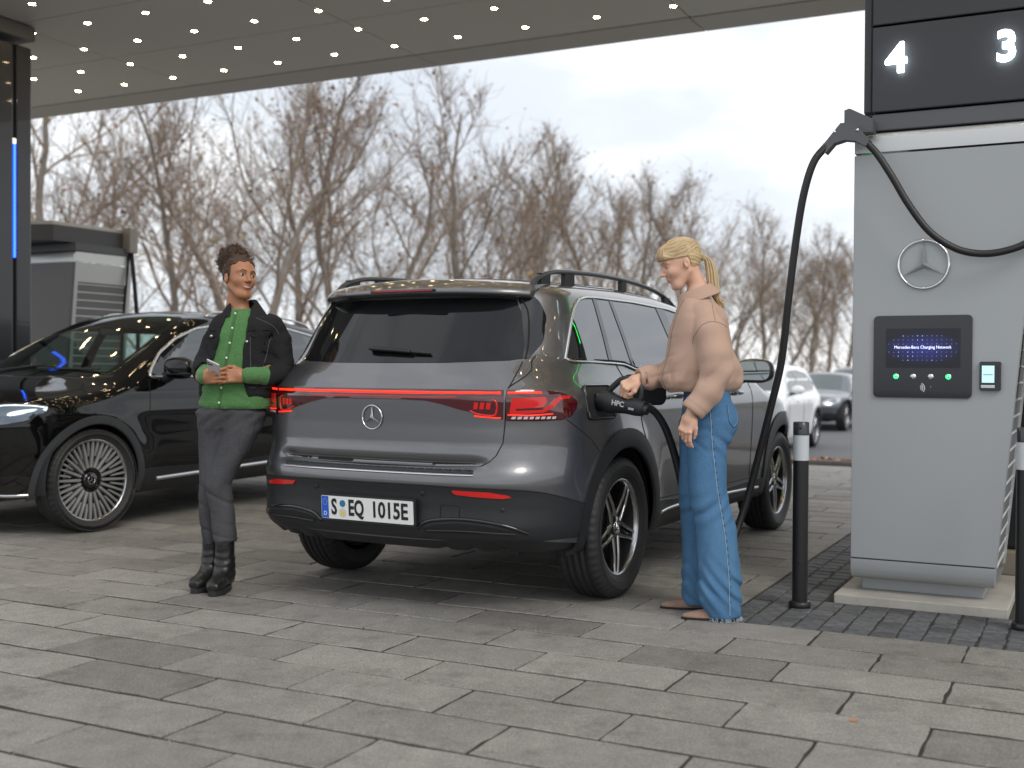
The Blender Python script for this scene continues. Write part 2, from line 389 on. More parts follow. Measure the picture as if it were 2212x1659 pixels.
# ================================================================ LIT PILLAR (left)
PILM=mat('pillar_navy',(.020,.023,.030),.35,coat=.3,noise=(2,.2,(.025,.028,.036)))
pl=empty('lit_pillar',GW(-8.6,7.36),-GA,'tall dark pillar with vertical blue light strip at the left edge','pillar')
MB().box((-.7,-.165,0),(0,-.0,4.0),bev=.012).build('pillar_panel',PILM,pl)
MB().box((-.7,-1.2,0),(0,-.197,4.0),bev=.012).build('pillar_panel',PILM,pl)
MB().box((-.6,-.197,0),(-.022,-.165,4.0)).build('shadow_gap',M_['dark'],pl)
MB().box((-.020,-.199,2.10),(-.004,-.163,3.11)).build('light_strip',mat('blue_led',(0,.1,.6),.4,em=(.0,.05,1),ems=1.8),pl)
MB().box((-.004,-.188,2.10),(.002,-.174,3.11)).build('light_core',mat('blue_led_core',(.2,.4,.9),.4,em=(.03,.16,1),ems=2.2),pl)
MB().box((-.02,-.199,3.113),(-.002,-.163,3.16)).build('strip_cap',mat('cap_white',(.8,.8,.78),.4,em=(1,.95,.8),ems=.8),pl)
MB().box((-.85,-1.3,4.06),(.03,.02,4.19),bev=.01).build('pillar_head',mat('pillar_head_grey',(.16,.158,.15),.5),pl)
# ================================================================ CHARGERS
CG=mat('charger_silver',(.36,.38,.39),.38,metal=.2,noise=(1.3,.3,(.325,.342,.35)),bump=(500,.05,.001))
CGE=mat('charger_trim',(.55,.56,.56),.30,metal=.4)
DG=mat('charger_dark',(.036,.036,.040),.45,noise=(2,.25,(.036,.036,.040)))
DB=mat('charger_band',(.095,.10,.108),.5)
SCRB=mat('screen_glass',(.006,.007,.010),.12,coat=.5)
def screen_mat():
    m=bpy.data.materials.new('screen_picture'); m.use_nodes=True; nt=m.node_tree; b=nt.nodes['Principled BSDF']; L=nt.links.new
    b.inputs['Base Color'].default_value=(.004,.004,.008,1); b.inputs['Roughness'].default_value=.12
    tc=N(nt,'ShaderNodeTexCoord'); mp=N(nt,'ShaderNodeMapping'); mp.inputs['Scale'].default_value=(4.6,0,11); L(tc.outputs['Object'],mp.inputs['Vector'])
    ln=N(nt,'ShaderNodeVectorMath',operation='LENGTH'); L(mp.outputs[0],ln.inputs[0])
    r=N(nt,'ShaderNodeValToRGB'); r.color_ramp.elements[0].color=(.012,.016,.16,1); r.color_ramp.elements[1].color=(.001,.001,.003,1); r.color_ramp.elements[1].position=.85
    L(ln.outputs['Value'],r.inputs['Fac']); L(r.outputs[0],b.inputs['Emission Color']); b.inputs['Emission Strength'].default_value=1.0
    return m
def charger(name,origin,label,full=True,group='fast chargers'):
    # local frame: x along the front, y back, z up ; origin at front-left bottom of the concrete pad
    t=empty(name,origin,-GA,label,'charger',group)
    X=lambda a:a+1.127; Y=lambda b:b-5.75
    MB().box((0,0,-.02),(.79,.97,.04),bev=.006).build('concrete_pad',CONC,t)
    MB().box((X(-1.03),Y(5.96),.04),(X(-.46),Y(6.45),.105),bev=.004).build('plinth',CG,t)
    # tapered cabinet: side profile in x: left vertical, right leaning out
    xr=lambda z:X(-.408+.091*(z-.1)); xl=X(-1.066)
    def slice_body(z0,z1,yf,yb,ins=0):
        return [(xl+ins,yf,z0),(xr(z0)-ins,yf,z0),(xr(z0)-ins,yb,z0),(xl+ins,yb,z0),(xl+ins,yf,z1),(xr(z1)-ins,yf,z1),(xr(z1)-ins,yb,z1),(xl+ins,yb,z1)]
    BF=[(0,3,2,1),(4,5,6,7),(0,1,5,4),(1,2,6,5),(2,3,7,6),(3,0,4,7)]
    yf=Y(5.85); yb=yf+.80
    MB().add(slice_body(.19,2.2,yf+.03,yb,.012),BF).build('cabinet_core',mat('cabinet_core',(.16,.165,.17),.5),t)
    fr=MB()
    pts=[(xl,.21),(xr(.21),.21),(xr(2.195),2.195),(xl,2.195)]
    bm=bmesh.new(); vs=[bm.verts.new((x,yf+d,z)) for d in (0,.028) for x,z in pts]
    for f in [(0,1,2,3),(7,6,5,4),(0,4,5,1),(1,5,6,2),(2,6,7,3),(3,7,4,0)]: bm.faces.new([vs[i] for i in f])
    bmesh.ops.recalc_face_normals(bm,faces=bm.faces); bmesh.ops.bevel(bm,geom=bm.edges[:],offset=.003,segments=2,affect='EDGES'); fr.bm(bm); fr.build('front_panel',CG,t)
    # rounded bottom skirt
    prof=[(.205,0),(.16,.0),(.135,.008),(.115,.025),(.103,.055),(.100,.10)]
    V=[];n=len(prof)
    for z,dy in prof: V+= [(xl+.001,yf+dy,z),(xr(z)-.001,yf+dy,z)]
    b=MB().add(V,[(2*i,2*i+2,2*i+3,2*i+1) for i in range(n-1)],0,True)
    b.add([(xl+.001,yf+dy,z) for z,dy in prof]+[(xl+.001,yf+.10,.205)],[tuple(range(n+1))]); b.add([(xr(z)-.001,yf+dy,z) for z,dy in prof]+[(xr(.2)-.001,yf+.10,.205)],[tuple(reversed(range(n+1)))])
    b.add([(xl+.001,yf+.1,.1),(xr(.1)-.001,yf+.1,.1),(xr(.1)-.001,yb,.1),(xl+.001,yb,.1)],[(0,3,2,1)])
    b.build('bottom_skirt',CG,t)
    # top trim, chamfered
    prof=[(2.205,0),(2.27,0.0),(2.295,.012),(2.305,.035),(2.31,.8)]
    V=[]
    for z,dy in prof: V+=[(xl+(.03 if dy>.01 else 0)+.001,yf+dy,z),(xr(z)-.001,yf+dy,z)]
    n=len(prof); b=MB().add(V,[(2*i,2*i+1,2*i+3,2*i+2) for i in range(n-1)],0,True)
    for xx,rev in ((xl+.001,0),(xr(2.25)-.001,1)):
        q=[(xx,yf,2.205),(xx,yf,2.27),(xx,yf+.035,2.305),(xx,yb,2.31),(xx,yb,2.205)]; b.add(q,[tuple(range(5)) if rev==0 else tuple(reversed(range(5)))])
    b.build('top_trim',CGE,t)
    # louvred right side
    side=MB()
    x1=lambda z:xr(z)
    fm=MB()
    for (ya,yb_) in ((yf+.03,yf+.075),(yb-.05,yb)):
        fm.add([(x1(z)-.012+dx,yy,z) for z in (.12,2.2) for yy in (ya,yb_) for dx in (0,.012)],[(0,1,3,2),(4,6,7,5),(0,4,5,1),(1,5,7,3),(3,7,6,2),(2,6,4,0)])
    fm.add([(x1(z)-.012+dx,yy,z) for z in (2.0,2.2) for yy in (yf+.075,yb-.05) for dx in (0,.012)],[(0,1,3,2),(4,6,7,5),(0,4,5,1),(1,5,7,3),(3,7,6,2),(2,6,4,0)])
    fm.build('side_frame',CGE,t)
    LV=mat('louvre_grey',(.58,.60,.61),.4,metal=.1)
    lm=None; z=.16
    while z<1.97:
        xx=x1(z)
        V=[(xx-.036,yf+.075,z+.078),(xx-.036,yb-.05,z+.078),(xx-.006,yb-.05,z+.012),(xx-.006,yf+.075,z+.012),(xx-.025,yf+.075,z),(xx-.025,yb-.05,z)]
        MB().add(V,[(0,1,2,3),(3,2,5,4)][:2],0,False).build('louvre',LV,t); z+=.082
    # dark band and sign box
    MB().box((X(-.985),yf+.012,2.312),(X(-.2),yb-.05,2.392),bev=.004).build('shoulder_band',DB,t)
    MB().box((X(-.985)-.004,yf+.0,2.314),(X(-.905),yf+.011,2.39)).build('band_joint',DG,t) if False else None
    if full:
        sx0,sx1=X(-1.03),X(-.17)
        MB().box((sx0,yf+.03,2.40),(sx0+.045,yf+.6,4.19),bev=.012).build('sign_edge',DG,t)
        for z0,z1 in ((2.40,2.815),(2.825,3.5),(3.51,4.19)):
            MB().box((sx0+.046,yf-.0,z0),(sx1,yf+.6,z1),bev=.005).build('sign_panel',DG,t)
        WH=mat('digit_glow',(1,1,1),.4,em=(.80,.96,1),ems=5)
        for s,a in (('4',-.868),('3',-.377)):
            text_obj('digit_'+('four' if s=='4' else 'three'),s,.196,.012,WH,t,Matrix.Translation((X(a),yf-.022,2.642))@Matrix.Rotation(math.pi/2,4,'X'),off=.005)
        star_emblem(t,Matrix.Translation((X(-.735),yf-.006,1.648))@Matrix.Rotation(math.pi/2,4,'X'),.122,M_['chrome'])
        # touch screen unit
        fx=lambda x,y,z:(x,z,y)
        MB().prism(rrect(X(-.963),1.006,X(-.512),1.403,.022),yf-.012,yf-.001,fr=lambda x,y,z:(x,z,y)).build('screen_bezel',SCRB,t)
        sm=MB().prism(rrect(-.17,-.095,.17,.095,.004),0,.002,fr=lambda x,y,z:(x,z,y)).build('screen',screen_mat(),t); sm.location=(X(-.735),yf-.0155,1.245)
        TW=mat('screen_text',(.7,.75,.9),.4,em=(.75,.82,1),ems=.9)
        text_obj('screen_lettering','Mercedes-Benz Charging Network',.0215,.0006,TW,sm,Matrix.Translation((0,-.002,.004))@Matrix.Rotation(math.pi/2,4,'X'),sx=.86)
        d=MB(); rr=random.Random(4)
        for i in range(15):
            for k in range(7):
                x=-.155+i*.022; z=-.058+k*.0195
                if abs(z-.004)<.012 or (x/.17)**2+(z/.07)**2>1.05: continue
                s=.0006 if rr.random()<.8 else .0012
                d.box((x-s,-.0035,z-s),(x+s,-.0022,z+s))
        d.build('screen_dots',TW,sm)
        GRN=mat('button_green',(.0,.6,.1),.4,em=(.02,1,.2),ems=2.5)
        for a,g in ((-.856,1),(-.777,0),(-.697,0),(-.617,1)):
            bt=MB().lathe([(.0,-.006),(.008,-.006),(.0135,-.004),(.0145,0)],20).mesh('button'); bt.transform(Matrix.Translation((X(a),yf-.013,1.108))@Matrix.Rotation(math.pi/2,4,'X')@Matrix.Diagonal((1,1,-1,1)))
            bo=link('button',bt,t,M_['satin'])
            if g:
                rg=MB().lathe([(.0075,-.009),(.0115,-.009),(.0115,-.005)],20).mesh('ring'); rg.transform(Matrix.Translation((X(a),yf-.013,1.108))@Matrix.Rotation(math.pi/2,4,'X')@Matrix.Diagonal((1,1,-1,1))); link('light_ring',rg,bo,GRN)
        # contactless mark
        d=MB()
        for r_ in (.010,.018,.026):
            d.tube([(X(-.7437)+r_*math.cos(an)-.006,yf-.0135,1.052+r_*math.sin(an)) for an in np.linspace(R(-42),R(62),9)],.0021,6)
        d.build('contactless_mark',mat('print_white',(.7,.7,.7),.5),t)
        MB().box((X(-.698),yf-.014,1.0575),(X(-.695),yf-.0125,1.0605)).build('mark_dot',MATS['print_white'],t)
        # card reader
        MB().prism(rrect(X(-.479),1.045,X(-.385),1.181,.008),yf-.02,yf-.001,fr=lambda x,y,z:(x,z,y)).build('card_reader',SCRB,t)
        MB().box((X(-.468),yf-.023,1.082),(X(-.414),yf-.0205,1.162)).build('reader_screen',mat('reader_lcd',(.35,.5,.52),.3,em=(.42,.68,.72),ems=.75),t)
        MB().box((X(-.462),yf-.0245,1.118),(X(-.420),yf-.0232,1.1215)).build('reader_text_line',mat('lcd_blue',(.12,.35,.5),.4),t)
        MB().box((X(-.472),yf-.026,1.056),(X(-.411),yf-.0205,1.071),bev=.002).build('card_slot',M_['satin'],t)
        MB().box((X(-.404),yf-.0225,1.06),(X(-.394),yf-.0205,1.165)).build('reader_keys',mat('reader_dark',(.03,.03,.032),.5),t)
        MB().box((xl-.012,yf+.10,1.388),(xl+.002,yf+.13,1.416)).build('edge_catch',M_['dark'],t)
    return t
c1=charger('charging_station',GW(-1.127,5.75),'tall silver charging station with star emblem, screen and number 4 sign')
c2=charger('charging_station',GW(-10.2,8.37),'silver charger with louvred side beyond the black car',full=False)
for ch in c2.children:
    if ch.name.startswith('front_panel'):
        ch.data.materials.clear(); ch.data.materials.append(mat('charger_front_shade',(.13,.13,.135),.45))  # same silver panel, darkened so its colour carries the shade on this front
# dark roof hood + hanging strap of the far charger
MB().prism([(-.35,-.1),(.25,-.35),(.85,-.1),(.88,.85),(-.35,.9)],2.40,2.56).build('hood',mat('hood_grey',(.07,.07,.075),.5),c2)
MB().prism([(-.33,-.06),(.25,-.31),(.82,-.08),(.85,.83),(-.33,.88)],2.563,2.60).build('hood_cover',mat('hood_top',(.55,.55,.53),.6),c2)
MB().tube(smooth_path([(.93,.86,2.5),(.95,.86,2.3),(1.0,.86,1.9),(1.04,.86,1.4),(1.02,.86,.7),(.9,.86,.1)]),.022,8).build('hanging_hose',M_['dark'],c2)
MB().tube(smooth_path([(.93,.84,2.4),(.90,.84,2.2),(.84,.84,1.6),(.82,.84,1.0)]),.02,8).build('hanging_hose',M_['dark'],c2)
MB().box((.86,.80,2.35),(.98,.92,2.62),bev=.01).build('hose_arm',mat('arm_grey',(.30,.28,.25),.5),c2)
# pillar carrying the canopy behind the charger
sp=empty('canopy_support',GW(-.42,7.0),-GA,'black canopy support post behind the silver charging station','post')
MB().box((-.55,0,.14),(.42,.5,4.19),bev=.02).build('post_cladding',M_['dark'],sp)
MB().box((-.562,.18,2.05),(-.549,.22,3.1)).build('green_light_strip',mat('green_led',(0,.5,.05),.4,em=(.01,1,.08),ems=5),sp)
MB().box((-.6,-.06,0),(.47,.56,.138),bev=.01).build('post_plinth',mat('warm_concrete',(.30,.25,.19),.8,noise=(6,.5,(.24,.2,.16))),sp)
# hose boom on the charger
bm_=c1; X=lambda a:a+1.127; yb0=-.05
MB().add([(X(-1.175),-.02,2.30),(X(-1.145),-.02,2.42),(X(-1.09),-.02,2.42),(X(-.975),-.02,2.345),(X(-.965),-.02,2.28),(X(-1.06),-.02,2.30)],[(0,1,2,3,4,5)]).v
b=MB(); b.prism([(X(-1.10),2.29),(X(-1.10),2.405),(X(-1.075),2.412),(X(-.965),2.352),(X(-.965),2.29)],.01,.098,fr=lambda x,y,z:(x,z,y)); b.build('hose_boom',DB,c1)
b=MB(); b.prism([(X(-1.197),2.21),(X(-1.10),2.325),(X(-1.045),2.325),(X(-.962),2.235),(X(-.98),2.205),(X(-1.03),2.235),(X(-1.08),2.243),(X(-1.13),2.23),(X(-1.17),2.185)],-.085,-.02,fr=lambda x,y,z:(x,z,y)); b.build('hose_clamp',DB,c1)
for a in (-1.128,-1.02): 
    me=MB().lathe([(0,.004),(.006,.003),(.0075,0)],12).mesh('bolt'); me.transform(Matrix.Translation((X(a),-.086,2.285))@Matrix.Rotation(math.pi/2,4,'X')); link('bolt',me,c1,M_['satin'])
# connector holster on the right side
MB().prism(rrect(.10,1.0,.26,1.35,.06),.0,.09,fr=lambda x,y,z:(.83+z,x+.25,y)).build('connector_holster',M_['black'],c1)
# ================================================================ BOLLARDS
BLK=mat('bollard_black',(.012,.012,.013),.32,noise=(30,.3,(.02,.02,.02)),bump=(200,.12,.002))
def bollard(a,b_,label):
    t=empty('bollard',GW(a,b_),0,label,'bollard','black bollards guarding the charger')
    r=.0365; 
    MB().lathe([(.05,0),(.052,.004),(.052,.022),(.047,.03),(r+.002,.032)],28).build('base_collar',BLK,t)
    MB().lathe([(r,.03),(r,.70)],28).build('post',BLK,t)
    MB().lathe([(r+.0012,.705),(r+.0012,.825)],28).build('reflective_band',mat('reflective_band',(.52,.55,.57),.35,noise=(6,.2,(.48,.5,.52))),t)
    MB().lathe([(r,.70),(r,.704)],28).build('band_seam',BLK,t)
    MB().lathe([(r+.001,.826),(r+.001,.885),(r-.003,.8895),(0,.8905)],28).build('cap',mat('bollard_cap',(.03,.03,.032),.3,coat=.3),t)
    for z in (.86,.22):
        me=MB().lathe([(0,.003),(.005,.002),(.006,-.002)],10).mesh('screw'); me.transform(Matrix.Translation((-.012,-r-.0005,z))@Matrix.Rotation(math.pi/2,4,'X')); link('screw',me,t,M_['dark'])
    return t
bollard(-1.245,5.54,'black bollard with silver band between the blonde woman and the charger')
bollard(-.262,5.53,'black bollard with silver band cut by the right edge of the picture')
# ================================================================ CARS
def Tab(pts,sm=.02):
    xs=np.array([p[0] for p in pts],float); ys=np.array([p[1] for p in pts],float)
    g=np.linspace(xs[0],xs[-1],900); v=np.interp(g,xs,ys)
    if sm>0:
        k=max(1,int(3*sm/(g[1]-g[0]))); q=np.arange(-k,k+1)*(g[1]-g[0]); wt=np.exp(-.5*(q/sm)**2); wt/=wt.sum()
        v=np.convolve(np.pad(v,k,mode='edge'),wt,'valid')
    return lambda x: np.interp(x,g,v)
def smax(a,b,k):
    h=np.maximum(k-np.abs(a-b),0)/k; return np.maximum(a,b)+h*h*k*.25
def sstep(a,b,x): t=np.clip((x-a)/(b-a),0,1); return t*t*(3-2*t)
class Shape:
    def __init__(s,S,plan,rear,bow,front,fbow,top,bot=.27,wb=2.829,wr=.42,bowup=.8,crown=.13,kc=.10,flare=.018,cr=.352,yr=(-1.1,3.75),ztop=1.75,axr=.2,axf=2.6,ledge=0):
        s.ledge=ledge
        s.S,s.plan,s.rear,s.bow,s.front,s.fbow,s.top,s.bot=S,plan,rear,bow,front,fbow,top,bot
        s.wb,s.bowup,s.crown,s.kc,s.flare,s.cr,s.yr,s.ztop,s.axr,s.axf=wb,bowup,crown,kc,flare,cr,yr,ztop,axr,axf
    def f(s,x,y,z):
        ax=np.abs(x); W=s.S(z)-s.plan(y)
        for yc in (0,s.wb):
            r=np.hypot(y-yc,z-s.cr); W=W+s.flare*np.exp(-((r-.43)/.10)**2)
        side=ax-W
        bu=1+s.bowup*sstep(1.0,1.22,z)
        rear=(s.rear(z)+s.bow(ax)*bu)-y
        if s.ledge: rear=rear+s.ledge*np.exp(-((z-.703)/.024)**2)*(1-sstep(.50,.63,ax))
        fr=y-(s.front(z)-s.fbow(ax))
        tp=z-(s.top(y)-s.crown*x*x)
        r=smax(side,rear,s.kc); r=smax(r,fr,s.kc*1.3); r=smax(r,tp,.06); r=smax(r,s.bot-z,.05); return r
    def root(s,A,D,t0,t1):
        """first point inside->outside along A+tD ; A inside at t0, outside at t1"""
        lo=np.full(len(A),float(t0)) if np.isscalar(t0) else t0.copy(); hi=np.full(len(A),float(t1)) if np.isscalar(t1) else t1.copy()
        for _ in range(26):
            m=(lo+hi)/2; P=A+D*m[:,None]; v=s.f(P[:,0],P[:,1],P[:,2])>0
            hi=np.where(v,m,hi); lo=np.where(v,lo,m)
        return A+D*hi[:,None]
    def nrm(s,P,e=.004):
        g=np.stack([s.f(*(P+np.eye(3)[i]*e).T)-s.f(*(P-np.eye(3)[i]*e).T) for i in range(3)],1)
        return g/(np.linalg.norm(g,axis=1)[:,None]+1e-9)
    # mappings ------------------------------------------------
    def side(s,sg):
        def m(U):
            A=np.stack([np.zeros(len(U)),U[:,0],U[:,1]],1); D=np.tile([float(sg),0,0],(len(U),1)); return s.root(A,D,.05,1.5)
        return m
    def wrap(s,front=False):
        def m(U):
            th=U[:,0]/.9; A=np.stack([np.zeros(len(U)),np.full(len(U),s.axf if front else s.axr),U[:,1]],1)
            D=np.stack([np.sin(th),(1 if front else -1)*np.cos(th),np.zeros(len(U))],1); return s.root(A,D,.05,2.2)
        return m
    def topm(s):
        def m(U):
            A=np.stack([U[:,0],U[:,1],np.full(len(U),.7)],1); return s.root(A,np.tile([0,0,1.],(len(U),1)),0.,1.3)
        return m
    def rs(s,x,y,front=False): return (.9*math.atan2(x,(y-s.axf) if front else (s.axr-y)))
    def rx(s,x,z):
        """wrap coordinate of the rear surface point that has this x and z"""
        P=s.root(np.array([[x,s.axr,z]]),np.array([[0,-1.,0]]),0,2.)[0]; return s.rs(x,P[1])
    def fx(s,x,z):
        P=s.root(np.array([[x,s.axf,z]]),np.array([[0,1.,0]]),0,2.)[0]; return s.rs(x,P[1],True)
def inpoly(P,poly):
    x,y=P[:,0],P[:,1]; c=np.zeros(len(P),bool); n=len(poly)
    for i in range(n):
        x1,y1=poly[i];x2,y2=poly[(i+1)%n]
        if y1==y2: continue
        t=((y1>y)!=(y2>y))&(x<(x2-x1)*(y-y1)/(y2-y1)+x1); c^=t
    return c
def densify(poly,h):
    o=[]
    for i in range(len(poly)):
        a=np.array(poly[i],float);b=np.array(poly[(i+1)%len(poly)],float);n=max(1,int(np.linalg.norm(b-a)/h))
        for k in range(n): o.append(a+(b-a)*k/n)
    return np.array(o)
def rounded(poly,r=.03,n=4):
    """round polygon corners"""
    o=[];m=len(poly)
    for i in range(m):
        a,b,c=[np.array(poly[j%m],float) for j in (i-1,i,i+1)]
        u=a-b;v=c-b;lu,lv=np.linalg.norm(u),np.linalg.norm(v); d=min(r,lu*.45,lv*.45); p=b+u/lu*d;q=b+v/lv*d
        for k in range(n+1):
            t=k/n;o.append((1-t)**2*p+2*t*(1-t)*b+t*t*q)
    return [tuple(x) for x in o]
def shell(sh,name,mp,poly,mt,parent,off=.003,th=.007,h=.03,post=None):
    B=densify(poly,h); mn,mxx=B.min(0),B.max(0)
    gx,gy=np.meshgrid(np.arange(mn[0]+h*.5,mxx[0],h),np.arange(mn[1]+h*.5,mxx[1],h)); G=np.stack([gx.ravel(),gy.ravel()],1)
    if len(G):
        G=G[inpoly(G,B)]
    if len(G):
        d=np.min(np.hypot(G[:,None,0]-B[None,:,0],G[:,None,1]-B[None,:,1]),axis=1); G=G[d>h*.42]
    pts=[Vector(p) for p in B]+[Vector(p) for p in G]; n=len(B)
    V,E,F,_,_,_=delaunay_2d_cdt(pts,[(i,(i+1)%n) for i in range(n)],[],1,1e-6)
    U=np.array([v[:] for v in V]); P=mp(U); Nn=sh.nrm(P)
    if post is not None: P=post(P,Nn,U)
    T=P+Nn*off
    F=[tuple(f) for f in F]
    if F:
        a,b,c=[T[F[len(F)//2][i]] for i in range(3)]
        s=0
        for ff in F[::max(1,len(F)//20)]:
            a,b,c=T[ff[0]],T[ff[1]],T[ff[2]]; s+=np.dot(np.cross(b-a,c-a),Nn[ff[0]])
        if s<0: F=[tuple(reversed(f)) for f in F]
    m=MB().add(T,F,0,True)
    # rim (boundary edges used by one face)
    cnt={}
    for f in F:
        for i in range(len(f)):
            e=(f[i],f[(i+1)%len(f)]); cnt[e]=cnt.get(e,0)+1
    rim=[e for e in cnt if (e[1],e[0]) not in cnt]
    LB=T-Nn*th
    idx=sorted({i for e in rim for i in e}); mpi={k:i for i,k in enumerate(idx)}; q=len(idx)
    m.add([T[i] for i in idx]+[LB[i] for i in idx],[(mpi[b],mpi[a],mpi[a]+q,mpi[b]+q) for a,b in rim],0,False)
    return m.build(name,mt,parent)
def cord(sh,name,mp,pts,r,mt,parent,off=0,k=5,flat=1.0,closed=False,sides=6,raw=False):
    U=np.array(pts,float) if raw else smooth_path(pts,k)[:, :2]; P=mp(U); Nn=sh.nrm(P)
    b=MB(); b.tube(P+Nn*off,r,sides,flat=flat,up=Nn[0]); return b.build(name,mt,parent)
def body_mesh(sh,dz=.0125,dy=.02,dx=.025,delf=None):
    y0,y1=sh.yr; zs=np.arange(sh.bot+.0,sh.ztop+dz,dz); ys=np.arange(y0,y1+dy,dy); xs=np.arange(-1.05,1.05+dx,dx)
    m=MB(); Vs=[]
    def grid(Pg,flip):
        a,b=Pg.shape[:2]; A=Pg.reshape(-1,3)
        C=np.stack([np.zeros(len(A)),np.clip(A[:,1],-.15,sh.wb+.05),np.clip(A[:,2],.62,.85)],1); D=A-C
        Q=sh.root(C,D,0.,1.); F=[]
        idx=np.arange(a*b).reshape(a,b); q=np.stack([idx[:-1,:-1],idx[1:,:-1],idx[1:,1:],idx[:-1,1:]],-1).reshape(-1,4)
        cen=(Q[q[:,0]]+Q[q[:,2]])/2; keep=np.ones(len(q),bool)
        keep&=cen[:,2]>sh.bot+.012
        for yc in (0,sh.wb): keep&=~((np.hypot(cen[:,1]-yc,cen[:,2]-sh.cr)<sh.wr_cut)&(np.abs(cen[:,0])>.55))
        if delf is not None: keep&=~delf(cen)
        q=q[keep]; 
        if flip: q=q[:,::-1]
        Nn=sh.nrm(cen[keep]); e1=Q[q[:,1]]-Q[q[:,0]]; e2=Q[q[:,2]]-Q[q[:,0]]; s=(np.cross(e1,e2)*Nn).sum()
        if s<0: q=q[:,::-1]
        m.add(Q,q,0,True)
    X,Z=1.05,sh.ztop
    for sg in (1,-1):
        g=np.stack(np.meshgrid([sg*X],ys,zs,indexing='ij'),-1)[0]; grid(g,False)
    for yy in (y0,y1):
        g=np.stack(np.meshgrid(xs,[yy],zs,indexing='ij'),-1)[:,0]; grid(g,False)
    g=np.stack(np.meshgrid(xs,ys,[Z],indexing='ij'),-1)[:,:,0]; grid(g,False)
    return m
def weld(me,d=.0008):
    bm=bmesh.new(); bm.from_mesh(me); bmesh.ops.remove_doubles(bm,verts=bm.verts,dist=d); bm.to_mesh(me); bm.free()
def bars(b,r0,r1,a0,a1,w0,w1,y0,y1,depth,mi=0,side=1):
    """spoke from (r0,angle a0) to (r1,angle a1) in the wheel plane (axis x)"""
    p0=np.array([math.cos(a0),math.sin(a0)])*r0; p1=np.array([math.cos(a1),math.sin(a1)])*r1; d=p1-p0; d/=np.linalg.norm(d); n=np.array([-d[1],d[0]])
    V=[]
    for p,w,y in ((p0,w0,y0),((p0+p1)/2,(w0+w1)/2,(y0+y1)/2+.004),(p1,w1,y1)):
        for s,dd in ((-1,.35),(-.62,1),(.62,1),(1,.35)):
            q=p+n*s*w/2; V.append((side*(y-(1-dd)*.010),q[0],q[1]))
        for s in (1,-1):
            q=p+n*s*w/2; V.append((side*(y-depth),q[0],q[1]))
    F=[]
    for i in range(2):
        for k in range(6): F.append((i*6+k,i*6+(k+1)%6,(i+1)*6+(k+1)%6,(i+1)*6+k))
    F.append((0,1,2,3,4,5)); F.append((17,16,15,14,13,12)); b.add(V,F,mi)
PIANO=mat('wheel_black',(.01,.01,.011),.12,coat=.5); MACH=mat('machined_face',(.5,.5,.51),.25,1); BRK=mat('brake_disc',(.25,.25,.26),.35,1); WDARK=mat('wheel_dark',(.02,.02,.021),.45)
